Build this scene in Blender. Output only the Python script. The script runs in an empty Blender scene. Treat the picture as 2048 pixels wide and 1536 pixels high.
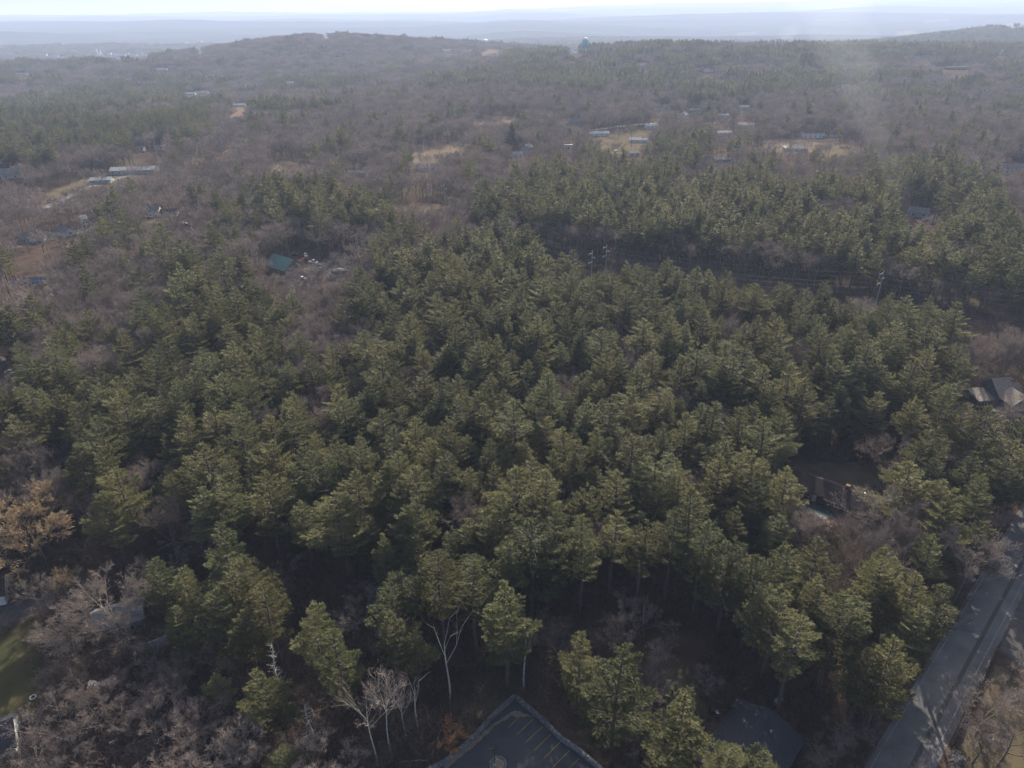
import bpy, math, random
import numpy as np
R = math.radians
scene = bpy.context.scene
COL = scene.collection
# ------------------------------------------------------------------ camera, world, sun, exposure
F, CX, CY = 1409.0, 1024.0, 768.0
PITCH, ROLL, CAMZ = R(27.75), R(0.45), 122.0
cd = bpy.data.cameras.new('camera'); cam = bpy.data.objects.new('camera', cd); COL.objects.link(cam)
cd.sensor_width = 36.0; cd.lens = 36.0 * F / 2048.0; cd.clip_start = 1.0; cd.clip_end = 60000.0
cam.location = (0, 0, CAMZ); cam.rotation_mode = 'XYZ'
from mathutils import Matrix, Vector
CM = Matrix.Rotation(math.pi/2 - PITCH, 3, 'X') @ Matrix.Rotation(-ROLL, 3, 'Z')
cam.rotation_euler = CM.to_euler()
scene.camera = cam
MC = np.array(CM)
SUN_AZ, SUN_EL = R(14.0), R(29.0)      # azimuth to the right of the view direction (+Y)
w = bpy.data.worlds.new("World"); scene.world = w; w.use_nodes = True
nt = w.node_tree; bg = nt.nodes['Background']
sky = nt.nodes.new('ShaderNodeTexSky'); sky.sky_type = 'NISHITA'; sky.sun_disc = False
sky.sun_elevation = SUN_EL; sky.sun_rotation = SUN_AZ; sky.dust_density = 5.0; sky.altitude = 100
nt.links.new(sky.outputs[0], bg.inputs[0]); bg.inputs[1].default_value = 0.10
sl = bpy.data.lights.new('sun', 'SUN'); sl.energy = 5.0; sl.angle = R(0.53); sl.color = (1.0, 0.91, 0.76)
so = bpy.data.objects.new('sun', sl); COL.objects.link(so)
sd = Vector((math.sin(SUN_AZ)*math.cos(SUN_EL), math.cos(SUN_AZ)*math.cos(SUN_EL), math.sin(SUN_EL)))
so.rotation_euler = sd.to_track_quat('Z', 'Y').to_euler(); so.location = (0, 0, 400)
vs = scene.view_settings; vs.view_transform = 'Standard'; vs.look = 'None'; vs.gamma = 1.0
vs.exposure = 1.2
cy = scene.cycles; cy.max_bounces = 5; cy.diffuse_bounces = 2; cy.transmission_bounces = 3
cy.glossy_bounces = 1; cy.transparent_max_bounces = 4; cy.volume_bounces = 0; cy.caustics_reflective = False

# ------------------------------------------------------------------ numeric helpers
def hash2(i, j, s=0):
    n = (i.astype(np.int64)*374761393 + j.astype(np.int64)*668265263 + s*974634777) & 0x7fffffff
    n = (n ^ (n >> 13)) * 1274126177 & 0x7fffffff
    return ((n ^ (n >> 16)) & 0xffff) / 65535.0
def vnoise(x, y, s=0):
    x = np.asarray(x, float); y = np.asarray(y, float)
    i = np.floor(x); j = np.floor(y); u = x-i; v = y-j
    u = u*u*(3-2*u); v = v*v*(3-2*v); i = i.astype(np.int64); j = j.astype(np.int64)
    a = hash2(i, j, s); b = hash2(i+1, j, s); c = hash2(i, j+1, s); d = hash2(i+1, j+1, s)
    return (a*(1-u)+b*u)*(1-v) + (c*(1-u)+d*u)*v
def fbm(x, y, s=0, o=4):
    t = 0; a = .5
    for k in range(o):
        t = t + a*vnoise(x, y, s+k*17); x = np.asarray(x)*2.03; y = np.asarray(y)*2.03; a *= .5
    return t/ (1-.5**o)
def sstep(a, b, x):
    t = np.clip((np.asarray(x, float)-a)/(b-a), 0, 1); return t*t*(3-2*t)
def gauss(x, y, cx, cy_, sx, sy):
    return np.exp(-((x-cx)/sx)**2/2 - ((y-cy_)/sy)**2/2)
def height(x, y):
    x = np.asarray(x, float); y = np.asarray(y, float)
    D = np.hypot(x, y)
    h = 5.0*(fbm(x/170., y/170., 3, 2)-.5)*sstep(170, 500, D)
    h = h + 26*(fbm(x/700., y/700., 5, 3)-.5)*sstep(500, 1500, D)
    h = h - 22*sstep(900, 1700, D)*sstep(200, -500, x)
    fr = sstep(1000, 1500, D)
    h = h + 80*gauss(x, y, -600, 2650, 300, 380)*fr
    h = h + 26*gauss(x, y, -160, 2900, 260, 300)*fr
    h = h + 30*gauss(x, y, -1400, 2400, 700, 300)*fr
    h = h + 27*gauss(x, y, 330, 1750, 330, 260)*fr + 21*gauss(x, y, 900, 1900, 420, 330)*fr + 20*gauss(x, y, 1500, 2050, 400, 400)*fr
    h = h + 52*gauss(x, y, 1900, 3000, 420, 330)*fr + 36*gauss(x, y, 2500, 3300, 500, 400)*fr
    h = h - 34*sstep(2100, 3200, D)*(1-sstep(6500, 9000, D))*(1-.8*sstep(1500, 2200, x)*(1-sstep(3500, 5000, D)))
    far = sstep(3500, 6000, D)
    h = h + far*(190*(fbm(x/3000., y/1100., 9, 3)-.40))
    h = h + 120*sstep(7500, 11000, D)*fbm(x/6000., y/1500., 12, 3)
    h = h + sstep(13000, 19000, D)*(90*fbm(x/6000., y/2600., 15, 4) + 25 + 190*sstep(-3000, 9000, x))
    return h
def project(x, y, z):
    P = np.stack([np.asarray(x, float), np.asarray(y, float), np.asarray(z, float)-CAMZ], -1)
    C = P @ MC          # camera space = M^T p
    zc = np.maximum(-C[..., 2], 1e-3)
    return CX + F*C[..., 0]/zc, CY - F*C[..., 1]/zc, zc
def ray(px, py):
    d = MC @ np.array([(px-CX)/F, -(py-CY)/F, -1.0]); return d/np.linalg.norm(d)
def unproj(px, py, z=0.0, terrain=True):
    d = ray(px, py)
    if d[2] > -0.002: d[2] = -0.002
    t = (z-CAMZ)/d[2]
    if terrain:                      # march on the height field
        ts = np.geomspace(60, 24000, 3000); X = d[0]*ts; Y = d[1]*ts; Z = CAMZ+d[2]*ts
        below = np.nonzero(Z < height(X, Y)+z)[0]
        if len(below): t = ts[below[0]]
        else: t = min(t, 20000)
    x, y = d[0]*t, d[1]*t
    return float(x), float(y), float(height(x, y))
def at(px, py): return Vector(unproj(px, py))
def top_at(px, py, H):               # the foot of a vertical thing of height H whose top is seen at (px, py)
    x, y, z = unproj(px, py, H); return Vector((x, y, z))
def inpoly(px, py, poly):
    px = np.asarray(px, float); py = np.asarray(py, float); c = np.zeros(px.shape, bool); n = len(poly)
    for i in range(n):
        x0, y0 = poly[i]; x1, y1 = poly[(i+1) % n]
        if y0 == y1: continue
        m = ((y0 > py) != (y1 > py)) & (px < (x1-x0)*(py-y0)/(y1-y0)+x0); c ^= m
    return c

# ------------------------------------------------------------------ materials
def nodes(name):
    m = bpy.data.materials.new(name); m.use_nodes = True; t = m.node_tree
    return m, t, t.nodes, t.links, t.nodes['Principled BSDF']
def rgba(c): return (c[0], c[1], c[2], 1)
def noise_col(t, c1, c2, scale, detail=4, lo=.35, hi=.65, coord='Object', rough=.6):
    N, L = t.nodes, t.links
    tc = N.new('ShaderNodeTexCoord'); nz = N.new('ShaderNodeTexNoise')
    if coord == 'World':
        g = N.new('ShaderNodeNewGeometry'); L.new(g.outputs['Position'], nz.inputs['Vector'])
    else: L.new(tc.outputs[coord], nz.inputs['Vector'])
    nz.inputs['Scale'].default_value = scale; nz.inputs['Detail'].default_value = detail; nz.inputs['Roughness'].default_value = rough
    mr = N.new('ShaderNodeMapRange'); mr.inputs[1].default_value = lo; mr.inputs[2].default_value = hi
    L.new(nz.outputs['Fac'], mr.inputs[0])
    mx = N.new('ShaderNodeMix'); mx.data_type = 'RGBA'
    L.new(mr.outputs[0], mx.inputs['Factor'])
    for k, c in ((6, c1), (7, c2)):
        if isinstance(c, tuple): mx.inputs[k].default_value = rgba(c)
        else: L.new(c, mx.inputs[k])
    return mx.outputs[2], nz, mr
def mat(name, c1, c2=None, scale=3., rough=.85, spec=.3, coord='Object', bump=0., metal=0., detail=4, lo=.35, hi=.65):
    m, t, N, L, b = nodes(name)
    if c2 is None: c2 = tuple(v*.82 for v in c1)
    col, nz, _ = noise_col(t, c1, c2, scale, detail, lo, hi, coord)
    L.new(col, b.inputs['Base Color']); b.inputs['Roughness'].default_value = rough
    b.inputs['Specular IOR Level'].default_value = spec; b.inputs['Metallic'].default_value = metal
    if bump:
        bp = N.new('ShaderNodeBump'); bp.inputs['Strength'].default_value = bump; bp.inputs['Distance'].default_value = .05
        L.new(nz.outputs['Fac'], bp.inputs['Height']); L.new(bp.outputs[0], b.inputs['Normal'])
    return m
def foliage(name, c1, c2, cv, trans=.4, scale=.45):
    m, t, N, L, b = nodes(name)
    col, _, _ = noise_col(t, c1, c2, scale, 3)
    oi = N.new('ShaderNodeObjectInfo'); mr = N.new('ShaderNodeMapRange'); mr.inputs[3].default_value = 0.; mr.inputs[4].default_value = .75
    L.new(oi.outputs['Random'], mr.inputs[0])
    mx = N.new('ShaderNodeMix'); mx.data_type = 'RGBA'; L.new(mr.outputs[0], mx.inputs['Factor'])
    L.new(col, mx.inputs[6]); mx.inputs[7].default_value = rgba(cv)
    hs = N.new('ShaderNodeHueSaturation'); ml = N.new('ShaderNodeMath'); ml.operation = 'MULTIPLY'; ml.inputs[1].default_value = 7.31; L.new(oi.outputs['Random'], ml.inputs[0])
    fr_ = N.new('ShaderNodeMath'); fr_.operation = 'FRACT'; L.new(ml.outputs[0], fr_.inputs[0]); m2 = N.new('ShaderNodeMapRange'); m2.inputs[3].default_value = .70; m2.inputs[4].default_value = 1.30
    L.new(fr_.outputs[0], m2.inputs[0]); L.new(m2.outputs[0], hs.inputs['Value']); L.new(mx.outputs[2], hs.inputs['Color']); mx = hs
    L.new(mx.outputs[0], b.inputs['Base Color']); b.inputs['Roughness'].default_value = .6; b.inputs['Specular IOR Level'].default_value = .22
    tr = N.new('ShaderNodeBsdfTranslucent'); L.new(mx.outputs[0], tr.inputs['Color'])
    ms = N.new('ShaderNodeMixShader'); ms.inputs[0].default_value = trans
    L.new(b.outputs[0], ms.inputs[1]); L.new(tr.outputs[0], ms.inputs[2])
    L.new(ms.outputs[0], N['Material Output'].inputs['Surface'])
    return m
M = {}
M['needles'] = foliage('needles', (.098, .114, .054), (.132, .138, .060), (.168, .152, .062), .40)
M['hemlock'] = foliage('hemlock', (.018, .028, .018), (.028, .038, .022), (.02, .03, .02), .1)
M['pine_bark'] = mat('pine_bark', (.11, .095, .085), (.06, .052, .048), 4, .9)
M['twig'] = foliage('twig', (.162, .136, .127), (.210, .180, .168), (.172, .128, .112), .15, .3)
M['twig_tan'] = foliage('twig_tan', (.36, .26, .15), (.42, .32, .20), (.33, .24, .15), .2, .3)  # tan twigs, with the brightness of sunlight put into the colour
M['twig_pale'] = foliage('twig_pale', (.23, .185, .16), (.29, .245, .215), (.21, .17, .15), .15, .3)
M['bark'] = mat('bark', (.17, .15, .135), (.10, .085, .075), 3, .9)
M['pale_bark'] = mat('pale_bark', (.46, .43, .38), (.27, .25, .22), 2, .85)
M['snag'] = mat('snag', (.50, .47, .43), (.30, .28, .26), 2, .8)
M['brush'] = foliage('brush', (.082, .060, .050), (.12, .09, .075), (.07, .052, .046), .15, .3)
M['rust_leaf'] = foliage('rust_leaf', (.30, .13, .06), (.22, .10, .05), (.26, .15, .08), .35, 1.)
M['asphalt'] = mat('asphalt', (.058, .062, .070), (.042, .045, .052), .35, .97, .12, coord='World', detail=8)
M['road'] = mat('road_surface', (.135, .133, .138), (.085, .085, .091), .18, .95, .15, coord='World', detail=9)
M['gravel'] = mat('gravel', (.085, .080, .080), (.055, .052, .052), .6, .98, 0., coord='World', detail=8)
M['sand'] = mat('sand', (.22, .18, .13), (.12, .10, .08), 2.5, .95, coord='World')
M['stone'] = mat('stone', (.20, .205, .215), (.09, .095, .10), 1.8, .9, coord='World', bump=.6)
M['yellow_paint'] = mat('yellow_paint', (.34, .22, .07), (.20, .14, .06), 3, .8, coord='World')
M['white_paint'] = mat('white_paint', (.26, .26, .26), (.09, .09, .095), 1.5, .8, coord='World')
M['worn_paint'] = mat('worn_paint', (.15, .14, .12), (.07, .07, .07), .8, .9, coord='World', detail=8)
M['tar'] = mat('tar', (.035, .035, .038), None, 1, .7)
M['white'] = mat('white_siding', (.60, .60, .58), (.50, .50, .49), 1.2, .7)
M['cream'] = mat('cream_siding', (.55, .50, .42), (.46, .42, .36), 1.2, .7)
M['grey_siding'] = mat('grey_siding', (.30, .32, .34), (.24, .25, .27), 1.2, .8)
M['blue_siding'] = mat('blue_siding', (.135, .165, .21), (.105, .13, .17), 1.5, .75)
M['brown_siding'] = mat('brown_siding', (.050, .040, .036), (.035, .03, .028), 1.5, .8)
M['brick'] = mat('brick', (.20, .08, .05), (.12, .05, .035), 5, .9)
M['shingle'] = mat('slate_shingle', (.042, .045, .056), (.030, .032, .040), 2.2, .97, .08, detail=9)
M['shingle_dark'] = mat('dark_shingle', (.050, .040, .038), (.032, .027, .028), 2.2, .97, .08, detail=9)
M['shingle_grey'] = mat('grey_shingle', (.17, .17, .175), (.11, .11, .115), 1.5, .97, .08, detail=9)
M['shingle_brown'] = mat('brown_shingle', (.16, .125, .10), (.10, .08, .07), 1.5, .97, .08, detail=9)
M['shingle_tan'] = mat('tan_shingle', (.30, .26, .22), (.20, .17, .15), 1.5, .97, .08, detail=9)
M['metal_roof'] = mat('pale_metal_roof', (.25, .26, .28), (.17, .18, .20), .4, .8, .1)
M['green_roof'] = mat('green_metal_roof', (.085, .18, .16), (.06, .14, .125), .8, .6)
M['glass'] = mat('window_glass', (.02, .025, .03), None, 1, .08, .6)
M['black'] = mat('black_metal', (.015, .015, .017), None, 3, .5)
M['galv'] = mat('weathered_pole', (.30, .29, .28), (.20, .19, .18), 1, .7)
M['wire'] = mat('wire_metal', (.13, .135, .145), None, 1, .9, .1)
M['timber'] = mat('weathered_timber', (.20, .17, .14), (.12, .10, .08), 2, .9)
M['rubber'] = mat('rubber', (.02, .02, .02), None, 3, .8)
M['car_white'] = mat('white_car_paint', (.72, .73, .74), (.66, .67, .68), .5, .3, .5)
M['car_red'] = mat('red_car_paint', (.28, .03, .025), (.22, .03, .02), .5, .3, .5)
M['car_blue'] = mat('blue_car_paint', (.06, .11, .22), (.05, .09, .18), .5, .3, .5)
M['car_dark'] = mat('dark_car_paint', (.03, .032, .036), (.025, .027, .03), .5, .3, .5)
M['car_silver'] = mat('silver_car_paint', (.35, .36, .38), (.3, .31, .33), .5, .3, .5)
M['teal_tank'] = mat('teal_tank_paint', (.10, .40, .50), (.08, .34, .44), .2, .5)
M['water'] = mat('pond_water', (.015, .05, .06), (.01, .03, .035), .3, .25, .2)
M['canvas'] = mat('canvas', (.62, .60, .55), (.5, .48, .44), 3, .9)
M['solar'] = mat('solar_panel', (.035, .07, .15), (.03, .06, .13), 1, .2, .5)
M['glint'] = mat('mirror_roof', (.9, .9, .88), (.85, .85, .84), 1, .25, metal=1.)

def ground_mat():
    m, t, N, L, b = nodes('leaf_litter')
    litter, nz, _ = noise_col(t, (.080, .054, .040), (.038, .029, .025), .16, 10, .35, .68, 'World', .7)
    patch, _, _ = noise_col(t, litter, (.085, .075, .045), .018, 5, .5, .72, 'World')
    wood, _, _ = noise_col(t, (.050, .043, .041), (.024, .031, .023), .0042, 8, .42, .6, 'World', .62)  # far woodland tones, darkened to stand in for the crowns' self-shadow
    wood2, _, _ = noise_col(t, wood, (.020, .024, .020), .035, 6, .40, .75, 'World', .8)
    fld, _, _ = noise_col(t, wood2, (.12, .10, .075), .0019, 4, .70, .72, 'World')
    g = N.new('ShaderNodeNewGeometry'); ln = N.new('ShaderNodeVectorMath'); ln.operation = 'LENGTH'
    L.new(g.outputs['Position'], ln.inputs[0])
    mr = N.new('ShaderNodeMapRange'); mr.inputs[1].default_value = 3000; mr.inputs[2].default_value = 4600
    L.new(ln.outputs['Value'], mr.inputs[0])
    mx = N.new('ShaderNodeMix'); mx.data_type = 'RGBA'; L.new(mr.outputs[0], mx.inputs['Factor'])
    L.new(patch, mx.inputs[6]); L.new(fld, mx.inputs[7])
    L.new(mx.outputs[2], b.inputs['Base Color']); b.inputs['Roughness'].default_value = .98; b.inputs['Specular IOR Level'].default_value = 0.
    bp = N.new('ShaderNodeBump'); bp.inputs['Strength'].default_value = .8; bp.inputs['Distance'].default_value = .35
    L.new(nz.outputs['Fac'], bp.inputs['Height']); L.new(bp.outputs[0], b.inputs['Normal'])
    return m
M['ground'] = ground_mat()
M['lawn'] = mat('lawn_grass', (.038, .042, .020), (.060, .052, .028), .14, .98, 0., 'World', detail=9)
M['dry'] = mat('dry_grass', (.150, .115, .080), (.085, .066, .052), .06, .98, 0., 'World', detail=9)
M['dry_dark'] = mat('dull_grass', (.110, .090, .056), (.065, .054, .038), .1, .98, 0., 'World', detail=9)
M['earth'] = mat('red_brown_scrub', (.20, .125, .095), (.13, .085, .07), .07, .98, 0., 'World', detail=9)

# ------------------------------------------------------------------ mesh helpers
def mesh_np(name, V, Fs, mats, mi=None, smooth=False):
    """V (n,3), Fs list of (faces array (k,3|4)) blocks"""
    me = bpy.data.meshes.new(name)
    V = np.asarray(V, np.float32); me.vertices.add(len(V)); me.vertices.foreach_set('co', V.ravel())
    loops = np.concatenate([f.ravel() for f in Fs]).astype(np.int32)
    sizes = np.concatenate([np.full(len(f), f.shape[1]) for f in Fs]).astype(np.int32)
    starts = np.concatenate([[0], np.cumsum(sizes)[:-1]]).astype(np.int32)
    me.loops.add(len(loops)); me.loops.foreach_set('vertex_index', loops)
    me.polygons.add(len(sizes)); me.polygons.foreach_set('loop_start', starts); me.polygons.foreach_set('loop_total', sizes)
    for m in mats: me.materials.append(m)
    if mi is not None:
        me.polygons.foreach_set('material_index', np.concatenate([np.full(len(f), k) for f, k in zip(Fs, mi)]).astype(np.int32))
    if smooth: me.polygons.foreach_set('use_smooth', np.ones(len(sizes), bool))
    me.update(calc_edges=True); return me
def link(name, data, parent=None, loc=None):
    o = bpy.data.objects.new(name, data); COL.objects.link(o)
    if parent is not None: o.parent = parent
    if loc is not None: o.location = loc
    return o
def tag(o, label=None, cat=None, group=None, kind=None):
    if label: o['label'] = label
    if cat: o['category'] = cat
    if group: o['group'] = group
    if kind: o['kind'] = kind
    return o
def thing(name, label, cat, loc, rz=0., group=None):
    o = link(name, None, None, loc); o.rotation_euler = (0, 0, rz); return tag(o, label, cat, group)
class MB:
    def __init__(s): s.v = []; s.f = []
    def add(s, vs, fs):
        n = len(s.v); s.v += [tuple(v) for v in vs]; s.f += [tuple(i+n for i in f) for f in fs]; return s
    def box(s, c, d, rz=0., bev=0.):
        cx, cy_, cz = c; x, y, z = d[0]/2, d[1]/2, d[2]/2; ca, sa = math.cos(rz), math.sin(rz); vs = []
        for k in (-z, z):
            for a, b in ((-x, -y), (x, -y), (x, y), (-x, y)): vs.append((cx+a*ca-b*sa, cy_+a*sa+b*ca, cz+k))
        return s.add(vs, [(3, 2, 1, 0), (4, 5, 6, 7), (0, 1, 5, 4), (1, 2, 6, 5), (2, 3, 7, 6), (3, 0, 4, 7)])
    def tube(s, pts, r0, r1=None, n=8, cap=True):
        r1 = r0 if r1 is None else r1; pts = [Vector(p) for p in pts]; m = len(pts); vs = []; fs = []
        for i, p in enumerate(pts):
            d = (pts[min(i+1, m-1)]-pts[max(i-1, 0)]).normalized(); u = d.orthogonal().normalized(); v = d.cross(u)
            if abs(d.z) > .9: u = Vector((1, 0, 0)); u = (u-d*u.dot(d)).normalized(); v = d.cross(u)
            r = r0+(r1-r0)*i/(m-1)
            for k in range(n): a = 2*math.pi*k/n; vs.append(p+u*math.cos(a)*r+v*math.sin(a)*r)
        for i in range(m-1):
            for k in range(n): fs.append((i*n+k, i*n+(k+1) % n, (i+1)*n+(k+1) % n, (i+1)*n+k))
        if cap: fs.append(tuple(range(n))[::-1]); fs.append(tuple(range((m-1)*n, m*n)))
        return s.add(vs, fs)
    def lathe(s, prof, c=(0, 0, 0), n=16, sx=1., sy=1.):
        vs = []; fs = []; m = len(prof)
        for r, z in prof:
            for k in range(n): a = 2*math.pi*k/n; vs.append((c[0]+r*sx*math.cos(a), c[1]+r*sy*math.sin(a), c[2]+z))
        for i in range(m-1):
            for k in range(n): fs.append((i*n+k, i*n+(k+1) % n, (i+1)*n+(k+1) % n, (i+1)*n+k))
        fs.append(tuple(range(n))[::-1]); fs.append(tuple(range((m-1)*n, m*n)))
        return s.add(vs, fs)
    def prism(s, poly, x0, x1, axis='x'):
        n = len(poly); P = (lambda x, a, b: (x, a, b)) if axis == 'x' else (lambda x, a, b: (a, x, b))
        vs = [P(x0, a, b) for a, b in poly]+[P(x1, a, b) for a, b in poly]
        fs = [tuple(range(n))[::-1], tuple(range(n, 2*n))]+[(i, (i+1) % n, n+(i+1) % n, n+i) for i in range(n)]
        return s.add(vs, fs)
    def build(s, name, m, parent=None, loc=None, smooth=False):
        me = bpy.data.meshes.new(name); me.from_pydata(s.v, [], s.f); me.materials.append(m)
        if smooth: me.polygons.foreach_set('use_smooth', [True]*len(me.polygons))
        me.update(); return link(name, me, parent, loc)
def copy_tree(o, loc, rz, sc=(1, 1, 1), label=None, group=None):
    r = o.copy(); COL.objects.link(r); r.location = loc; r.rotation_euler = (0, 0, rz); r.scale = sc
    if label: r['label'] = label
    if group: r['group'] = group
    for ch in list(o.children):
        c = ch.copy(); COL.objects.link(c); c.parent = r
        for g in ch.children:
            d = g.copy(); COL.objects.link(d); d.parent = c
    return r
def ordinal(n):
    ones = ['', 'first', 'second', 'third', 'fourth', 'fifth', 'sixth', 'seventh', 'eighth', 'ninth', 'tenth', 'eleventh', 'twelfth', 'thirteenth',
            'fourteenth', 'fifteenth', 'sixteenth', 'seventeenth', 'eighteenth', 'nineteenth']
    if n < 20: return ones[n]
    t, u = divmod(n, 10)
    if u == 0: return {2: 'twentieth', 3: 'thirtieth', 4: 'fortieth', 5: 'fiftieth', 6: 'sixtieth'}[t]
    return {2: 'twenty', 3: 'thirty', 4: 'forty', 5: 'fifty', 6: 'sixty'}[t]+'-'+ones[u]

# ------------------------------------------------------------------ ground
def build_ground():
    az = np.concatenate([np.linspace(-180, -62, 40)[:-1], np.linspace(-62, 62, 620), np.linspace(62, 180, 40)[1:]])
    rr = np.concatenate([[0.5], np.linspace(20, 120, 11)[:-1], np.geomspace(120, 24000, 420)])
    A, D = np.meshgrid(np.radians(az), rr, indexing='ij'); X = D*np.sin(A); Y = D*np.cos(A); Z = height(X, Y)
    V = np.stack([X, Y, Z], -1).reshape(-1, 3); na, nr = A.shape
    i = np.arange(na-1)[:, None]*nr+np.arange(nr-1)[None]; i = i.ravel()
    Q = np.stack([i, i+nr, i+nr+1, i+1], -1)
    Q = Q[:, ::-1]
    o = link('ground', mesh_np('ground', V, [Q], [M['ground']], smooth=True)); tag(o, kind='structure'); return o
build_ground()
def densify(P, step):
    out = []
    for i in range(len(P)):
        a, b = P[i], P[(i+1) % len(P)]; n = max(1, int((Vector(b)-Vector(a)).length/step))
        out += [(a[0]+(b[0]-a[0])*k/n, a[1]+(b[1]-a[1])*k/n) for k in range(n)]
    return out
def drape(name, pts, m, off, step=None, wobble=0.):
    """a thin ground sheet over the polygon pts (world xy), laid on the terrain"""
    P = np.array(pts); mn, mx = P.min(0), P.max(0); step = step or max((mx-mn).max()/60, .6)
    B = np.array(densify([tuple(p) for p in pts], step))
    if wobble:
        B = B + wobble*(np.stack([vnoise(B[:, 0]/wobble/2.5, B[:, 1]/wobble/2.5, 31), vnoise(B[:, 0]/wobble/2.5, B[:, 1]/wobble/2.5, 57)], -1)-.5)*2
    gx, gy = np.meshgrid(np.arange(mn[0], mx[0], step), np.arange(mn[1], mx[1], step)); g = np.stack([gx.ravel(), gy.ravel()], -1)
    g = g[inpoly(g[:, 0], g[:, 1], [tuple(b) for b in B])]
    dd = np.array([np.min(np.hypot(*(B-q).T)) for q in g]) if len(g) else np.zeros(0)
    g = g[dd > step*.5] if len(g) else g.reshape(0, 2)
    from mathutils.geometry import delaunay_2d_cdt
    allp = [Vector((float(p[0]), float(p[1]))) for p in np.concatenate([B, g])]; n = len(B)
    vv, ee, ff, *_ = delaunay_2d_cdt(allp, [], [list(range(n))], 1, 1e-4)
    V = np.array([(p[0], p[1], 0) for p in vv]); V[:, 2] = height(V[:, 0], V[:, 1])+off
    me = bpy.data.meshes.new(name); me.from_pydata([tuple(p) for p in V], [], [tuple(f) for f in ff]); me.materials.append(m); me.update()
    o = link(name, me); tag(o, kind='structure'); return o
def wpoly(pp): return [unproj(a, b)[:2] for a, b in pp]

FIELDS = []   # image polygons that must stay open to view
def field(name, pp, m, off=.12, wob=1.5, keep=True):
    if keep: FIELDS.append(pp)
    return drape(name, wpoly(pp), m, off, wobble=wob)
# ------------------------------------------------------------------ roads, fields, lawns
lotP = [(1030.7, 1397), (1086, 1446), (1121, 1482), (1156, 1506), (1193, 1537), (1300, 1640), (1150, 1900), (700, 1800), (780, 1600), (835, 1560), (872, 1538), (899, 1523), (919, 1506), (952, 1475), (982, 1440)]
drape('parking_lot', wpoly(lotP), M['asphalt'], .06, step=3.)
FIELDS.append([(1030, 1380), (1200, 1530), (1210, 1560), (860, 1560), (870, 1520)])
def ribbon(name, A, B, w0, off, m, dashes=None, parent=None):
    A = np.array(A); B = np.array(B); d = B-A; Ln = np.linalg.norm(d); d = d/Ln; nrm = np.array([-d[1], d[0]]); mb = MB()
    segs = [(0, Ln)] if dashes is None else [(s, s+dashes[0]) for s in np.arange(0, Ln, dashes[1])]
    for s0, s1 in segs:
        k = max(1, int((s1-s0)/12)); ss = np.linspace(s0, s1, k+1)
        for a, b in zip(ss[:-1], ss[1:]):
            q = [A+d*a-nrm*w0/2, A+d*b-nrm*w0/2, A+d*b+nrm*w0/2, A+d*a+nrm*w0/2]
            mb.add([(p[0], p[1], float(height(p[0], p[1]))+off) for p in q], [(3, 2, 1, 0)])
    return mb.build(name, m, parent)
# parking bay stripes
mb = MB()
for a, b in [((1040.6, 1433.5), (1016.4, 1455.5)), ((1067, 1439), (1033, 1471)), ((1085.6, 1454.4), (1050.5, 1486.7)), ((1102, 1469.7), (1068, 1502.7)),
             ((1120.8, 1485), (1086.8, 1519)), ((1139.5, 1501.6), (1105.4, 1535.6)), ((1157.7, 1518), (1123, 1553)), ((1176, 1535), (1142, 1570))]:
    A = np.array(unproj(*a)[:2]); B = np.array(unproj(*b)[:2]); d = (B-A)/np.linalg.norm(B-A); n_ = np.array([-d[1], d[0]])*.065
    mb.add([(*p, .072) for p in (A-n_, B-n_, B+n_, A+n_)], [(0, 1, 2, 3)])
tag(mb.build('painted_bay_lines', M['yellow_paint']), kind='structure')
# swept sand along the left kerb
sp = [(1030, 1422), (1062, 1432), (1048, 1436), (1022, 1434), (985, 1458), (960, 1482), (925, 1512), (905, 1530), (893, 1540), (888, 1534), (915, 1507), (950, 1478), (985, 1449)]
drape('sand_drift', wpoly(sp), M['sand'], .075, step=.5, wobble=.25)
# the road at the right
LA = np.array(unproj(1743, 1533)[:2]); LB = np.array(unproj(2000, 1100)[:2]); RD = (LB-LA)/np.linalg.norm(LB-LA); RN = np.array([RD[1], -RD[0]])
wroad = float(np.dot(np.array(unproj(1876, 1520)[:2])-LA, RN)); print('road width', wroad, LA, LB)
A0, A1 = LA-RD*60, LA+RD*330
ribbon('road', A0+RN*(wroad/2-.3), A1+RN*(wroad/2-.3), wroad+1.2, .07, M['road'])['kind'] = 'structure'
for k, (off, wd, mm, ds) in enumerate([(0, .14, 'white_paint', None), (wroad-.9, .14, 'white_paint', None), (wroad*.47, .1, 'worn_paint', None), (wroad*.47+.3, .1, 'worn_paint', None)]):
    tag(ribbon('painted_line', A0+RN*off, A1+RN*off, wd, .082, M[mm], ds), kind='structure')
q0 = np.array(unproj(1905, 1370)[:2]); tag(ribbon('tar_seam', A0+RN*wroad*.64, A1+RN*wroad*.64, .8, .077, M['tar']), kind='structure')
FIELDS.append([(1990, 1090), (2048, 1010), (2100, 1000), (2100, 1300), (1990, 1300), (1880, 1530), (1760, 1530), (1840, 1380), (1900, 1270)])
field('driveway', [(1996, 1300), (2018, 1250), (2050, 1180), (2140, 1150), (2200, 1250), (2060, 1345)], M['gravel'], .09, .3)
field('driveway', [(-160, 1200), (0, 1199), (60, 1188), (108, 1185), (112, 1222), (70, 1232), (0, 1258), (-160, 1330)], M['gravel'], .06, .4)
field('lawn', [(-200, 1335), (0, 1262), (85, 1238), (92, 1350), (75, 1420), (40, 1455), (-200, 1480)], M['lawn'], .05, 1.)
field('lawn', [(120, 1130), (215, 1120), (200, 1180), (130, 1185), (60, 1170)], M['dry_dark'], .05, 1., keep=False)
field('lawn', [(1900, 1536), (1990, 1330), (2060, 1360), (2160, 1500), (2160, 1620), (1880, 1620)], M['dry_dark'], .05, .5, keep=False)
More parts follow.
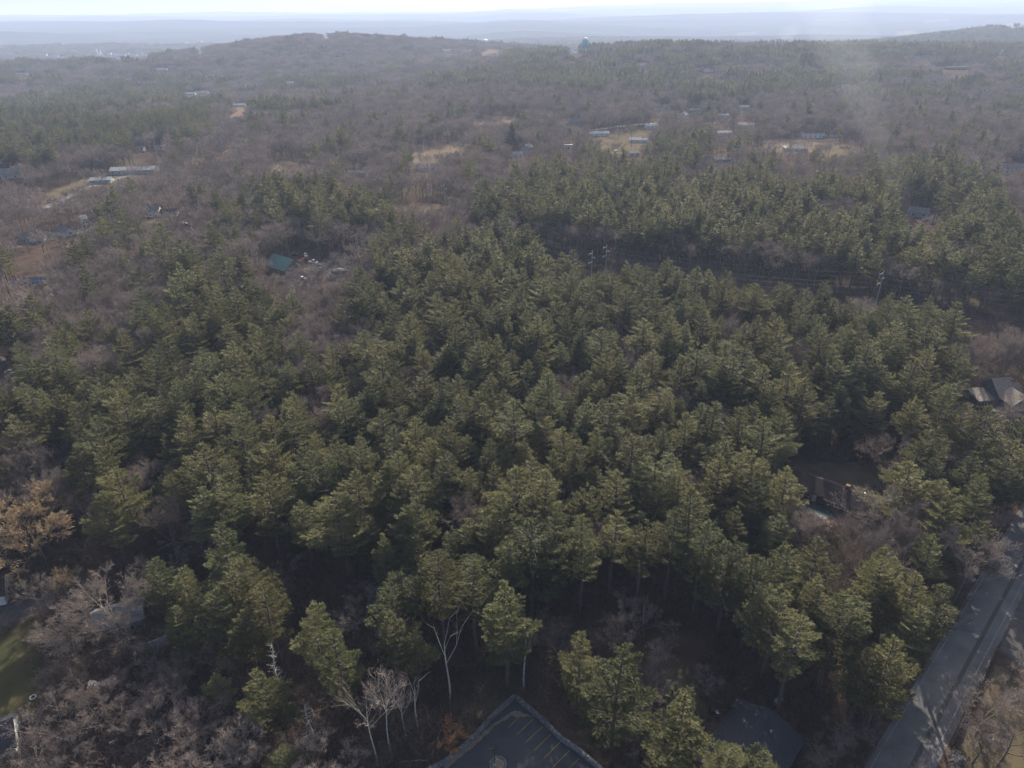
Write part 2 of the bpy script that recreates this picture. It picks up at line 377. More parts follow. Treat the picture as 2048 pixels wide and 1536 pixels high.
field('lawn', [(1290, 1300), (1340, 1310), (1400, 1380), (1430, 1440), (1330, 1420), (1290, 1370)], M['dry_dark'], .05, 1.5, keep=False)
field('lawn', [(1600, 930), (1760, 925), (1775, 965), (1700, 985), (1620, 950)], M['dry_dark'], .06, 1., keep=False)
field('leaf_strewn_yard', [(1560, 955), (1590, 960), (1720, 1020), (1735, 1060), (1640, 1050), (1580, 1010)], M['earth'], .06, 1., keep=False)
field('yard', [(540, 560), (640, 525), (700, 505), (720, 530), (640, 565), (590, 590)], M['gravel'], .15, 1.)
# open fields, clearings and cut corridors farther off
for nm, pp, mm in [
    ('dry_field', [(535, 330), (560, 322), (625, 330), (640, 340), (590, 350), (545, 348)], 'dry'),
    ('power_line_cut', [(402, 312), (425, 275), (462, 232), (478, 222), (492, 228), (470, 262), (455, 300), (430, 320)], 'earth'),
    ('power_line_cut', [(368, 350), (402, 325), (432, 325), (450, 345), (470, 372), (420, 372), (372, 372)], 'dry'),
    ('bare_patch', [(472, 216), (505, 212), (503, 222), (478, 225)], 'dry'),
    ('dry_field', [(815, 316), (850, 296), (920, 284), (945, 290), (930, 308), (870, 328), (822, 332)], 'dry'),
    ('dry_field', [(940, 240), (990, 233), (1045, 234), (1060, 240), (1010, 250), (950, 256)], 'dry'),
    ('dry_field', [(955, 107), (975, 99), (1000, 99), (1020, 106), (990, 113), (965, 112)], 'dry'),
    ('dry_field', [(915, 100), (950, 97), (948, 103), (920, 104)], 'dry'),
    ('dry_field', [(625, 92), (640, 78), (668, 72), (672, 78), (650, 90), (632, 97)], 'dry'),
    ('dry_field', [(1520, 283), (1560, 278), (1620, 283), (1655, 290), (1640, 305), (1590, 312), (1540, 306)], 'dry'),
    ('dry_field', [(1180, 285), (1230, 262), (1300, 255), (1290, 300), (1240, 310), (1200, 305)], 'dry_dark'),
    ('dry_field', [(1793, 62), (1830, 60), (1828, 70), (1800, 71)], 'dry'),
    ('dry_field', [(2005, 48), (2060, 44), (2060, 56), (2020, 56)], 'dry'),
    ('dry_field', [(1470, 66), (1520, 62), (1515, 68), (1475, 70)], 'dry'),
    ('dry_field', [(1840, 42), (1890, 38), (1900, 42), (1850, 47)], 'dry'),
    ('dry_field', [(40, 405), (180, 355), (240, 340), (330, 342), (200, 375), (90, 410)], 'dry_dark'),
    ('clearing', [(1620, 300), (1700, 285), (1740, 290), (1720, 312), (1650, 318)], 'dry_dark'),
    ('clearing', [(785, 420), (830, 405), (900, 410), (940, 425), (900, 432), (820, 432)], 'dry'),
    ('clearing', [(1850, 425), (1900, 425), (1925, 440), (1880, 445)], 'dry_dark'),
]:
    field(nm, pp, M[mm], .25, 3., keep=pp[0] != (625, 92))
# old road at the far left
def road_path(name, pp, wd, m, off=.15):
    P = [np.array(unproj(*p)[:2]) for p in pp]; L_, R_ = [], []
    for i, p in enumerate(P):
        d = P[min(i+1, len(P)-1)]-P[max(i-1, 0)]; d = d/np.linalg.norm(d); n_ = np.array([-d[1], d[0]])*wd/2
        L_.append(tuple(p+n_)); R_.append(tuple(p-n_))
    drape(name, L_+R_[::-1], m, off, step=4.); FIELDS.append(None)
road_path('road', [(-60, 540), (0, 500), (60, 487), (140, 470), (190, 452)], 9, M['road'])
road_path('road', [(60, 430), (180, 375), (260, 352), (340, 340), (420, 345)], 7, M['road'], .4)
road_path('road', [(1180, 262), (1250, 252), (1330, 246), (1420, 238)], 7, M['road'], .4)
road_path('road', [(1540, 300), (1600, 285), (1680, 280), (1760, 290)], 5, M['gravel'], .4)
FIELDS[:] = [f for f in FIELDS if f]
FIELDS.append([(392, 335), (422, 285), (458, 236), (496, 233), (484, 275), (466, 318), (442, 348)])

# ------------------------------------------------------------------ tree generators
def norm(v): return v/np.maximum(np.linalg.norm(v, axis=-1, keepdims=True), 1e-9)
def tubes(P0, P1, r0, r1, sides=3):
    """many tapered prisms -> V, quads"""
    n = len(P0); d = norm(P1-P0); ref = np.where(np.abs(d[:, 2:3]) > .9, np.array([[1., 0, 0]]), np.array([[0, 0, 1.]]))
    u = norm(np.cross(d, ref)); v = np.cross(d, u); a = np.arange(sides)*2*np.pi/sides
    ring = np.cos(a)[None, :, None]*u[:, None]+np.sin(a)[None, :, None]*v[:, None]
    V = np.concatenate([P0[:, None]+ring*np.reshape(r0, (-1, 1, 1)), P1[:, None]+ring*np.reshape(r1, (-1, 1, 1))], 1).reshape(-1, 3)
    k = np.arange(sides); k2 = (k+1) % sides; q = np.stack([k, k2, sides+k2, sides+k], -1)
    Q = (np.arange(n)[:, None, None]*2*sides+q[None]).reshape(-1, 4); return V, Q
def blades(P0, P1, wd, rng, flat=0.):
    n = len(P0); d = norm(P1-P0); u = norm(np.cross(d, norm(rng.normal(size=(n, 3))+np.array([0, 0, flat]))))*np.reshape(wd, (-1, 1))/2
    V = np.stack([P0-u, P0+u, P1], 1).reshape(-1, 3); return V, np.arange(3*n).reshape(-1, 3)
def join(parts):
    Vs, T, Q = [], [], []; n = 0
    for V, Fx in parts:
        Vs.append(V); (T if Fx.shape[1] == 3 else Q).append(Fx+n); n += len(V)
    out = []
    if T: out.append(np.concatenate(T))
    if Q: out.append(np.concatenate(Q))
    return np.concatenate(Vs), out
def pine(seed, H=26., frac=.6, Lm=4.6, dens=1., nl=.42, nw=.13, fork=False, wh=1.05, tuft=3, bushy=1.0):
    rng = np.random.default_rng(seed); ph = rng.uniform(0, 6.28)
    def axis(z): return np.array([.012*z*math.sin(ph)+.25*math.sin(z*.22+ph), .012*z*math.cos(ph)+.2*math.cos(z*.19+ph)-.2*math.cos(ph), z])
    zs = np.linspace(0, H, 12); A = np.array([axis(z) for z in zs]); rad = .36*(1-zs/H)**.8+.03
    wood = [tubes(A[:-1], A[1:], rad[:-1], rad[1:], 6)]; fol = []
    zb = H*(1-frac); z = zb; stems = [(0., 0., 1.)]
    if fork: a = rng.uniform(0, 6.28); stems = [(math.cos(a)*1.7, math.sin(a)*1.7, 1.), (-math.cos(a)*1.5, -math.sin(a)*1.5, .88)]
    P0b, P1b, rb = [], [], []
    lob = rng.uniform(0, 6.28, 3)
    while z < H-.25:
        t = (z-zb)/(H-zb); prof = min(1., .5+2.3*t)*(1-t)**.72*1.2
        nb = rng.integers(5, 7) if t < .85 else 4; a0 = rng.uniform(0, 6.28)
        for s_ in stems:
            if len(stems) > 1 and t < .35 and s_ is not stems[0]: continue
            kk = sstep(.2, .6, t)
            o = axis(z)+np.array([s_[0]*kk, s_[1]*kk, 0.]); zz = z*(1. if s_[2] == 1. else .93); o[2] = zz
            for b in range(nb):
                if t < .3 and rng.random() < .28: continue
                a = a0+b*2*math.pi/nb+rng.normal(0, .28)
                L = Lm*prof*rng.uniform(.5, 1.22)*(1+.18*math.sin(2*a+lob[0])+.12*math.sin(3*a+lob[1]+z*.3))
                if len(stems) > 1: L *= 1-.25*kk
                L = max(L, .55); el = (-.10+.55*t**1.1+rng.normal(0, .09)); dh = np.array([math.cos(a), math.sin(a), 0.]); sd_ = np.array([-math.sin(a), math.cos(a), 0.])
                zup = np.array([0, 0, 1.]); off0 = rng.uniform(-.3, .3)
                def P(s): s = np.asarray(s)[:, None]; return o+dh*L*s*math.cos(el)+zup*(L*s*math.sin(el)+(.24*L*s**2.6)+off0)
                ss = np.array([0, .4, .75, 1.]); pp = P(ss); P0b.append(pp[:-1]); P1b.append(pp[1:]); rb.append(np.array([.055, .035, .02])*(.4+L/4.5))
                n = max(8, int(L*L*6.2*dens*bushy+L*4*dens)); s = .16+.84*rng.random(n)**.62
                wdt = L*.36*np.sin(np.pi*np.clip(s, 0, 1)**.75*.93+.08)
                cl = np.floor(s*7)                                         # side shoots: tufts bunch together on them
                side = rng.choice([-1, 1], n); u = rng.random(n)**.7
                lat = side*wdt*u; sf = np.clip((cl+.5)/7+rng.normal(0, .03, n)+.10*u, .1, 1.06)
                pos = P(sf)+sd_*lat[:, None]+zup*(.10*np.abs(lat)+rng.normal(0, .07, n))[:, None]
                dm = dh*.75+sd_*(side*u*.75)[:, None]+zup*.55
                for k in range(tuft):
                    dd = norm(norm(dm)+rng.normal(0, .32, (n, 3))); ln = nl*rng.uniform(.7, 1.25, n)
                    fol.append(blades(pos-dd*(ln*.25)[:, None], pos+dd*(ln*.75)[:, None], nw*rng.uniform(.8, 1.3, n), rng, 1.6))
        z += wh*rng.uniform(.75, 1.25)*(1-.35*t)
    n = int(26*dens)+6; tp = axis(H)+np.stack([rng.normal(0, .16, n), rng.normal(0, .16, n), -rng.random(n)*1.3], -1)
    dd = norm(rng.normal(0, .35, (n, 3))+[0, 0, 1.]); fol.append(blades(tp, tp+dd*nl*1.1, nw, rng))
    P0b = np.concatenate(P0b); P1b = np.concatenate(P1b); rb = np.concatenate(rb); wood.append(tubes(P0b, P1b, rb, rb*.6, 3))
    # dead stubs below the crown
    n = 14; zz = rng.uniform(min(H*.18, zb*.5), zb, n); a = rng.uniform(0, 6.28, n); p0 = np.array([axis(q) for q in zz]); l = rng.uniform(.6, 2.2, n)
    p1 = p0+np.stack([np.cos(a)*l, np.sin(a)*l, rng.normal(0, .2, n)], -1); wood.append(tubes(p0, p1, np.full(n, .04), np.full(n, .012), 3))
    return join(fol), join(wood)
def bare(seed, H=17., spread=.85, trunk=.30, counts=(8, 6, 7, 7, 4), rad=.24, wmul=1., up=.32, clean=False):
    rng = np.random.default_rng(seed); ph = rng.uniform(0, 6.28)
    zt = np.linspace(0, H*.72, 7); A = np.stack([.25*np.sin(zt*.3+ph)-.25*math.sin(ph), .25*np.cos(zt*.27+ph)-.25*math.cos(ph), zt], -1)
    rt = rad*(1-zt/H)**.9; wood = [tubes(A[:-1], A[1:], rt[:-1], rt[1:], 6)]; twigs = []
    P0 = A[:-1]; P1 = A[1:]; Lp = H; par0 = A[0:1]; 
    n = counts[0]; hh = np.linspace(trunk, .72, n)+rng.normal(0, .02, n); hh = np.clip(hh, .1, .72)*H
    p0 = np.stack([np.interp(hh, zt, A[:, k]) for k in range(3)], -1); a = np.arange(n)*2.4+rng.normal(0, .3, n)
    tilt = rng.uniform(.75, 1.05, n)*spread*(1-.35*(hh/H)); d = np.stack([np.cos(a)*np.sin(tilt), np.sin(a)*np.sin(tilt), np.cos(tilt)], -1)
    L = (H-hh)*rng.uniform(.72, .98, n)*.92; r = np.interp(hh, zt, rt)*.62
    for lv, c in enumerate(list(counts[1:])+[0]):
        bend = norm(rng.normal(size=d.shape))*.12+np.array([0, 0, .16]); mid = p0+d*(L*.5)[:, None]; d2 = norm(d+bend); end = mid+d2*(L*.5)[:, None]
        if lv <= 1:
            wood.append(tubes(p0, mid, r, r*.7, 4 if lv == 0 else 3)); wood.append(tubes(mid, end, r*.7, r*.35, 3))
        else:
            wdt = np.maximum(r*2, .035*wmul); tip = end
            twigs.append(blades(p0, mid+d2*(L*.12)[:, None], wdt*1.3, rng)); twigs.append(blades(mid-d*(L*.1)[:, None], tip, wdt, rng))
        if c == 0: break
        m = len(p0); t = rng.uniform(.28, 1., (m, c)); t[:, 0] = .97
        q = np.where(t[..., None] < .5, p0[:, None]+d[:, None]*(L[:, None]*t)[..., None], mid[:, None]+d2[:, None]*(L[:, None]*(t-.5))[..., None])
        ang = rng.uniform(.35, .95, (m, c)); pr = norm(np.cross(np.repeat(d2[:, None], c, 1), rng.normal(size=(m, c, 3))))
        nd = norm(d2[:, None]*np.cos(ang)[..., None]+pr*np.sin(ang)[..., None]+np.array([0, 0, up*.6]))
        L = (L[:, None]*(.62-.22*t)*rng.uniform(.7, 1.25, (m, c))).ravel(); r = np.repeat(r*.5, c); p0 = q.reshape(-1, 3); d = nd.reshape(-1, 3)
    return (join(twigs) if twigs else None), join(wood)
def snag(seed, H, n=42):
    rng = np.random.default_rng(seed); z = np.linspace(0, H, 9); A = np.stack([.25*np.sin(z*.5), .2*np.cos(z*.45)-.2, z], -1); r = .17*(1-z/H)**.7+.03; W = [tubes(A[:-1], A[1:], r[:-1], r[1:], 6)]
    hh = np.sort(rng.uniform(.25, .98, n)*H); p0 = np.stack([np.interp(hh, z, A[:, k]) for k in range(3)], -1); a = rng.uniform(0, 6.28, n); L = rng.uniform(.7, 2.6, n)*(1.15-.6*hh/H)
    d = norm(np.stack([np.cos(a), np.sin(a), rng.uniform(-.15, .6, n)], -1)); m = p0+d*(L*.55)[:, None]; d2 = norm(d+rng.normal(0, .3, d.shape)+[0, 0, .35]); e = m+d2*(L*.5)[:, None]
    W += [tubes(p0, m, np.full(n, .05), np.full(n, .035), 3), tubes(m, e, np.full(n, .035), np.full(n, .012), 3)]
    q = m; d3 = norm(d+rng.normal(0, .6, d.shape)); W.append(tubes(q, q+d3*(L*.35)[:, None], np.full(n, .028), np.full(n, .01), 3)); return join(W)
def brush(seed, n=26, H=2.2, leaf=False):
    rng = np.random.default_rng(seed); a = rng.uniform(0, 6.28, n); t = rng.uniform(.1, .9, n); L = H*rng.uniform(.5, 1.1, n)
    p0 = np.stack([rng.normal(0, .5, n), rng.normal(0, .5, n), np.zeros(n)], -1); d = np.stack([np.cos(a)*np.sin(t), np.sin(a)*np.sin(t), np.cos(t)], -1)
    out = [blades(p0, p0+d*L[:, None], .05, rng)]
    for c, sc in ((5, .55), (4, .5)):
        m = len(p0); tt = rng.uniform(.3, 1, (m, c)); q = (p0[:, None]+d[:, None]*(L[:, None]*tt)[..., None]).reshape(-1, 3)
        dd = norm(np.repeat(d, c, 0)+rng.normal(0, .55, (m*c, 3))); L = np.repeat(L, c)*sc*rng.uniform(.6, 1.3, m*c); p0, d = q, dd
        out.append(blades(p0, p0+d*L[:, None], .035, rng))
    if leaf: out.append(blades(p0+d*.1, p0+d*.45, .22, rng))
    return join(out)
def tmesh(name, part, m): V, Fs = part; return mesh_np(name, V, Fs, [m])
def both(name, fol, wood, mf, mw):
    Vf, Ff = fol; Vw, Fw = wood; V = np.concatenate([Vf, Vw]); Fs = Ff+[f+len(Vf) for f in Fw]
    return mesh_np(name, V, Fs, [mf, mw], [0]*len(Ff)+[1]*len(Fw))
PN = []      # near pines: (crown mesh, trunk mesh, joined object, height, words)
for k, (sd_, H, fr, Lm, fk, wh, words) in enumerate([
    (1, 26, .60, 4.9, False, 1.15, 'broad layered'), (2, 28, .56, 4.4, False, 1.05, 'tall cone-topped'), (3, 24, .66, 5.3, False, 1.2, 'wide bushy'),
    (4, 27, .52, 4.6, True, 1.1, 'twin-topped'), (5, 25, .58, 4.0, False, 1.0, 'slim'), (6, 26, .62, 5.2, True, 1.2, 'ragged double-crowned'),
    (7, 23, .70, 4.6, False, 1.05, 'full-skirted'), (8, 28, .50, 5.0, False, 1.4, 'flat-topped high-crowned'),
    (9, 24, .80, 5.0, False, 1.25, 'deep-skirted'), (10, 26, .74, 4.8, False, 1.35, 'long-crowned tiered')]):
    f, w_ = pine(sd_, H, fr, Lm, 1.15 if sd_ < 9 else 1.7, fork=fk, wh=wh*1.3, nl=.55, nw=.17)
    ob = bpy.data.objects.new('pine_pattern', both('pine_tree_mesh', f, w_, M['needles'], M['pine_bark']))
    PN.append((tmesh('crown', f, M['needles']), tmesh('trunk', w_, M['pine_bark']), ob, H, words))
PM = []
for k in range(6):
    f, w_ = pine(40+k, 25+k % 3, .56+.03*(k % 3), 4.4+.25*(k % 4), .40, nl=.85, nw=.30, fork=(k % 3 == 2), wh=1.6)
    PM.append(bpy.data.objects.new('pine_pattern', both('pine_tree_mesh', f, w_, M['needles'], M['pine_bark'])))
BN = []
for k, (H, sp, tr, words) in enumerate([(17, .85, .30, 'round-headed'), (19, .65, .40, 'tall upright'), (15, 1.0, .25, 'wide spreading'),
                                        (18, .75, .35, 'oval-crowned'), (16, .9, .33, 'loose open'), (20, .55, .45, 'narrow high-branched')]):
    f, w_ = bare(100+k, H, sp, tr); ob = bpy.data.objects.new('bare_pattern', both('bare_tree_mesh', f, w_, M['twig'], M['bark']))
    BN.append((tmesh('crown', f, M['twig']), tmesh('trunk', w_, M['bark']), ob, H, words))
for k, (H, sp, tr, cn) in enumerate([(17, 1.25, .16, (11, 8, 7, 7, 5)), (16, 1.15, .2, (10, 8, 7, 7, 5))]):
    f, w_ = bare(120+k, H, sp, tr, cn, up=.15); BN.append((tmesh('crown', f, M['twig']), tmesh('trunk', w_, M['bark']), None, H, 'huge domed'))
BM = []
for k in range(5):
    f, w_ = bare(140+k, 16+k, .9-.07*k, .3+.03*k, (7, 6, 6, 5), wmul=2.6, rad=.22)
    BM.append(bpy.data.objects.new('bare_pattern', both('bare_tree_mesh', f, w_, M['twig'], M['bark'])))
def cluster(seed, kind, n=8, rad=13.):
    rng = np.random.default_rng(seed); fs, ws = [], []
    for k in range(n):
        a = k*2.4+rng.normal(0, .2); r = rad*math.sqrt((k+.5)/n); off = np.array([math.cos(a)*r, math.sin(a)*r, 0])
        if kind == 'p': f, w_ = pine(seed*31+k, 22*rng.uniform(.75, 1.1), .62, 4.6, .085, nl=1.5, nw=.75, wh=2.2, tuft=2)
        else: f, w_ = bare(seed*31+k, 16*rng.uniform(.8, 1.15), .85, .32, (6, 5, 5), wmul=9, rad=.2)
        fs += [(f[0]+off, x) for x in f[1]]; ws += [(w_[0]+off, x) for x in w_[1]]
    return join(fs), join(ws)
PC = []; BC = []
for k in range(3):
    f, w_ = cluster(200+k, 'p'); PC.append(bpy.data.objects.new('pine_group_pattern', both('pine_group_mesh', f, w_, M['needles'], M['pine_bark'])))
    f, w_ = cluster(230+k, 'b'); BC.append(bpy.data.objects.new('bare_group_pattern', both('bare_group_mesh', f, w_, M['twig'], M['bark'])))
BR = [bpy.data.objects.new('brush_pattern', tmesh('brush_mesh', brush(300+k), M['brush'])) for k in range(4)]

def scatter(name, pts, rot, scl, idx, protos, label, cat, group=None, kind='stuff'):
    me = bpy.data.meshes.new(name); n = len(pts); me.vertices.add(n); me.vertices.foreach_set('co', np.asarray(pts, np.float32).ravel())
    a = me.attributes.new('rz', 'FLOAT', 'POINT'); a.data.foreach_set('value', np.asarray(rot, np.float32))
    a = me.attributes.new('sc', 'FLOAT_VECTOR', 'POINT'); a.data.foreach_set('vector', np.asarray(scl, np.float32).ravel())
    a = me.attributes.new('ix', 'INT', 'POINT'); a.data.foreach_set('value', np.asarray(idx, np.int32))
    coll = bpy.data.collections.new(name+'_patterns')
    for k, p in enumerate(protos): p.name = 'pattern_%02d' % k; coll.objects.link(p)
    order = sorted(range(len(protos)), key=lambda k: protos[k].name)
    o = link(name, me); tag(o, label, cat, group, kind)
    ng = bpy.data.node_groups.new(name+'_scatter', 'GeometryNodeTree')
    ng.interface.new_socket('Geometry', in_out='INPUT', socket_type='NodeSocketGeometry'); ng.interface.new_socket('Geometry', in_out='OUTPUT', socket_type='NodeSocketGeometry')
    N, L = ng.nodes, ng.links; gi = N.new('NodeGroupInput'); go = N.new('NodeGroupOutput'); ip = N.new('GeometryNodeInstanceOnPoints')
    ci = N.new('GeometryNodeCollectionInfo'); ci.inputs['Collection'].default_value = coll; ci.inputs['Separate Children'].default_value = True; ci.inputs['Reset Children'].default_value = True
    def attr(nm, ty): x = N.new('GeometryNodeInputNamedAttribute'); x.data_type = ty; x.inputs[0].default_value = nm; return x.outputs[0]
    cx = N.new('ShaderNodeCombineXYZ'); L.new(attr('rz', 'FLOAT'), cx.inputs[2]); rr = N.new('FunctionNodeEulerToRotation'); L.new(cx.outputs[0], rr.inputs[0])
    L.new(gi.outputs[0], ip.inputs['Points']); L.new(ci.outputs[0], ip.inputs['Instance']); ip.inputs['Pick Instance'].default_value = True
    L.new(attr('ix', 'INT'), ip.inputs['Instance Index']); L.new(rr.outputs[0], ip.inputs['Rotation']); L.new(attr('sc', 'FLOAT_VECTOR'), ip.inputs['Scale'])
    L.new(ip.outputs[0], go.inputs[0])
    md = o.modifiers.new('scatter', 'NODES'); md.node_group = ng
    return o
# ------------------------------------------------------------------ buildings
KEEP = []; FOOT = []
def keep(pts, shrink=.85, rad=None):
    P = np.array(pts, float); px, py, zc = project(P[:, 0], P[:, 1], P[:, 2]); cx_, cy_ = (px.min()+px.max())/2, (py.min()+py.max())/2
    hx, hy = (px.max()-px.min())/2*shrink, (py.max()-py.min())/2*shrink; c = P.mean(0)
    KEEP.append((cx_-hx, cy_-hy, cx_+hx, cy_+hy, math.hypot(c[0], c[1])))
    FOOT.append((c[0], c[1], rad if rad else np.hypot(P[:, 0]-c[0], P[:, 1]-c[1]).max()))
def house(label, loc, rz, w, d, h, rh, wall, roof, wins=(), doors=(), chim=None, cat='house', name='house', group=None, shrink=.85, hip=0., over=.45, parent=None):
    t = thing(name, label, cat, loc, rz, group) if parent is None else parent[0]
    ox, oy = (0, 0) if parent is None else parent[1]
    mb = MB(); mb.prism([(oy-d/2, -1.), (oy+d/2, -1.), (oy+d/2, h), (oy, h+rh), (oy-d/2, h)], ox-w/2, ox+w/2) if hip == 0 else mb.box((ox, oy, h/2-.5), (w, d, h+1.))
    mb.build('wall', M[wall], t)
    k = rh/(d/2); o = over; th = .18; mb = MB()
    if hip == 0:
        for s in (-1, 1):
            poly = [(oy, h+rh+.02), (oy, h+rh+.02+th), (oy+s*(d/2+o), h-k*o+.02+th), (oy+s*(d/2+o), h-k*o+.02)]
            mb.prism(poly, ox-w/2-o, ox+w/2+o)
    else:
        X, Y, z0 = w/2+o, d/2+o, h+.02
        mb.add([(ox-X, oy-Y, z0), (ox+X, oy-Y, z0), (ox+X, oy+Y, z0), (ox-X, oy+Y, z0), (ox-X, oy-Y, z0+.2), (ox+X, oy-Y, z0+.2), (ox+X, oy+Y, z0+.2), (ox-X, oy+Y, z0+.2),
                (ox-X+hip, oy, z0+rh), (ox+X-hip, oy, z0+rh)], [(3, 2, 1, 0), (0, 1, 5, 4), (1, 2, 6, 5), (2, 3, 7, 6), (3, 0, 4, 7), (4, 5, 9, 8), (5, 6, 9), (6, 7, 8, 9), (7, 4, 8)])
    rf = mb.build('roof', M[roof], t)
    if chim:
        mb = MB().box((ox+chim[0], oy+chim[1], h+rh*.8), (.9, .9, 2.4)).box((ox+chim[0], oy+chim[1], h+rh*.8+1.25), (1.1, 1.1, .12)); mb.build('chimney', M[chim[2] if len(chim) > 2 else 'brick'], rf)
    def put(nm, sub, side, u, z, ww, hh, fm, pm):
        f, p = MB(), MB()
        for q, (dd, gx) in ((f, (.12, 0)), (p, (.16, .12))):
            a, b = ww-2*gx, hh-2*gx
            if side == 'f': q.box((ox+u, oy-d/2, z), (a, dd, b))
            if side == 'b': q.box((ox+u, oy+d/2, z), (a, dd, b))
            if side == 'l': q.box((ox-w/2, oy+u, z), (dd, a, b))
            if side == 'r': q.box((ox+w/2, oy+u, z), (dd, a, b))
        if nm == 'window' and ww > 1.3:                 # a mullion standing proud of the pane
            for uu in np.arange(-ww/2, ww/2, .9)[1:]:
                if side in 'fb': f.box((ox+u+uu, oy+(-d/2 if side == 'f' else d/2), z), (.1, .2, hh-.1))
                else: f.box((ox+(-w/2 if side == 'l' else w/2), oy+u+uu, z), (.2, .1, hh-.1))
        fo = f.build(nm, M[fm], t); p.build(sub, M[pm], fo)
    for (sd_, u, z, ww, hh) in wins: put('window', 'pane', sd_, u, z, ww, hh, 'white', 'glass')
    for (sd_, u, ww, hh) in doors: put('door', 'door_panel', sd_, u, hh/2+.05, ww, hh, 'white', 'cream')
    ca, sa = math.cos(rz), math.sin(rz); pts = [(loc[0]+(ox+a)*ca-(oy+b)*sa, loc[1]+(ox+a)*sa+(oy+b)*ca, loc[2]+z) for a in (-w/2, w/2) for b in (-d/2, d/2) for z in (0, h+rh)]
    keep(pts, shrink); return t
def fr(n, w, z=1.6, ww=1., hh=1.3, side='f'): return [(side, -w/2+w*(k+.5)/n, z, ww, hh) for k in range(n)]
# slate-roofed house at the bottom right
A = Vector(unproj(1542, 1427, 5.2)); B = Vector(unproj(1492, 1507, 5.2)); d_ = (B-A); ang = math.atan2(d_.y, d_.x); dn = Vector((d_.x, d_.y)).normalized(); c = Vector((A.x, A.y))+dn*8.0
t = house('low house with a wide slate grey roof beside the bottom pines', (c.x, c.y, 0), ang, 16, 12.5, 3.2, 2.2, 'brown_siding', 'shingle', fr(4, 16), shrink=.55)
mb = MB().tube([(-4.2, 1.6, 4.6), (-4.2, 1.6, 5.5)], .22, n=8); mb.build('roof_vent', M['galv'], t); MB().box((-7.6, -2, 5.3), (.5, .3, .2)).build('vent_cap', M['black'], t)
MB().box((-8.9, 2.4, .35), (1.6, 4.2, .12)).build('deck', M['timber'], t)
p = at(1550, 1420); t = thing('storage_box', 'pale blue storage box behind the slate-roofed house', 'box', (p.x+1.0, p.y+1.5, 0), .5)
MB().box((0, 0, .45), (1.9, .8, .9)).build('body', M['grey_siding'], t); MB().box((0, 0, .95), (2., .9, .1)).build('lid', M['white'], t)
p = at(1434, 1432)
for k, (dx, dy, mm, lb) in enumerate([(0, 0, 'car_blue', 'dark blue dustbin left of the slate-roofed house'), (-.9, .6, 'rubber', 'black dustbin left of the slate-roofed house')]):
    t = thing('dustbin', lb, 'dustbin', (p.x+dx, p.y+dy, 0), .4, 'dustbins by the slate roof')
    MB().prism([(-.3, 0), (.3, 0), (.36, 1.), (-.36, 1.)], -.3, .3).build('body', M[mm], t); MB().box((0, 0, 1.04), (.68, .78, .07)).build('lid', M['white' if k == 0 else mm], t)
# dark ranch house among the right-hand pines
A = Vector(unproj(1586, 939, 5)); B = Vector(unproj(1760, 1002, 5)); m_ = (A+B)/2; rz = math.atan2(B.y-A.y, B.x-A.x); m_.z = float(height(m_.x, m_.y)); Lh = (B-A).length
t = house('long dark brown ranch house with white-framed windows in pine shade', m_, rz, Lh, 9, 2.8, 2.2, 'brown_siding', 'shingle_dark',
          [('f', -Lh/2+3, 1.6, 1.3, 1.3), ('f', -Lh/2+6.6, 1.6, 1.2, 1.2), ('f', 1.5, 1.6, 2.7, 1.3), ('f', 5.8, 1.6, 2.4, 1.4), ('f', 10.5, 1.6, 2.4, 1.4)], [('f', -3.6, 1.1, 2.2)], (3.2, .6, 'brick'), shrink=.8)
MB().box((7.5, .9, 5.05), (1.5, .7, .12)).build('skylight', M['glint'], t)
P_ = [(1606, 1008), (1625, 1004), (1660, 1020), (1672, 1036), (1650, 1040), (1615, 1030)]
drape('pond', wpoly(P_), M['water'], .14, wobble=.6); FIELDS.append([(1606, 1012), (1625, 1006), (1655, 1022), (1620, 1026)])
FIELDS.append([(1590, 925), (1720, 925), (1760, 950), (1765, 990), (1640, 950)])
# blue house at the right edge
p = at(1998, 808); t = house('blue-grey shingled house with white trim at the right edge', p, .12, 10, 9, 5.0, 3.2, 'blue_siding', 'shingle_tan', (), (), (4, 2.), shrink=.7)
for o_ in list(t.children): pass
house(None, p, .12, 8, 9, 5.6, 3.6, 'blue_siding', 'shingle_tan', [('r', 0, 6.8, 1.3, 1.6)], parent=(t, (0, 3.)), name='x')
mb = MB(); mb.prism([(-4.6, -1), (4.6, -1), (4.6, 5.), (0, 8.1), (-4.6, 5.)], -10.5, -3., axis='y'); mb.build('wall', M['blue_siding'], t)
mb = MB()
for s in (-1, 1): mb.prism([(0, 8.13), (0, 8.35), (s*5.1, 4.86), (s*5.1, 4.64)], -10.9, -2.6, axis='y')
mb.build('roof', M['shingle_tan'], t)
for u, z in ((-.4, 5.8), (3.3, 2.6), (-2.4, 2.6)):
    f = MB().box((u, -10.5, z), (1.5, .14, 1.8)).build('window', M['white'], t); MB().box((u, -10.5, z), (1.1, .2, 1.4)).build('pane', M['glass'], f)
mb = MB().box((-8.6, 1, 1.2), (7.2, 7, 4.4)); mb.build('wall', M['blue_siding'], t)
MB().prism([(-3.2, 3.42), (5, 3.42), (5, 4.9), (4.6, 5.1)], -12.6, -5.02).build('roof', M['shingle_tan'], t)
for k in range(4):
    f = MB().box((-11.2+k*1.35, -2.5, 1.9), (1.2, .14, 1.7)).build('window', M['white'], t); MB().box((-11.2+k*1.35, -2.5, 1.9), (.85, .2, 1.3)).build('pane', M['glass'], f)
MB().box((8.2, -5.5, 1.8), (6, 4.5, .2)).build('deck', M['timber'], t)
mb = MB().box((8.2, -7.7, 2.9), (6, .1, .12)).box((8.2, -7.7, 2.3), (6, .06, .06))
for k in range(9): mb.box((5.3+k*.73, -7.7, 2.4), (.08, .08, 1.1))
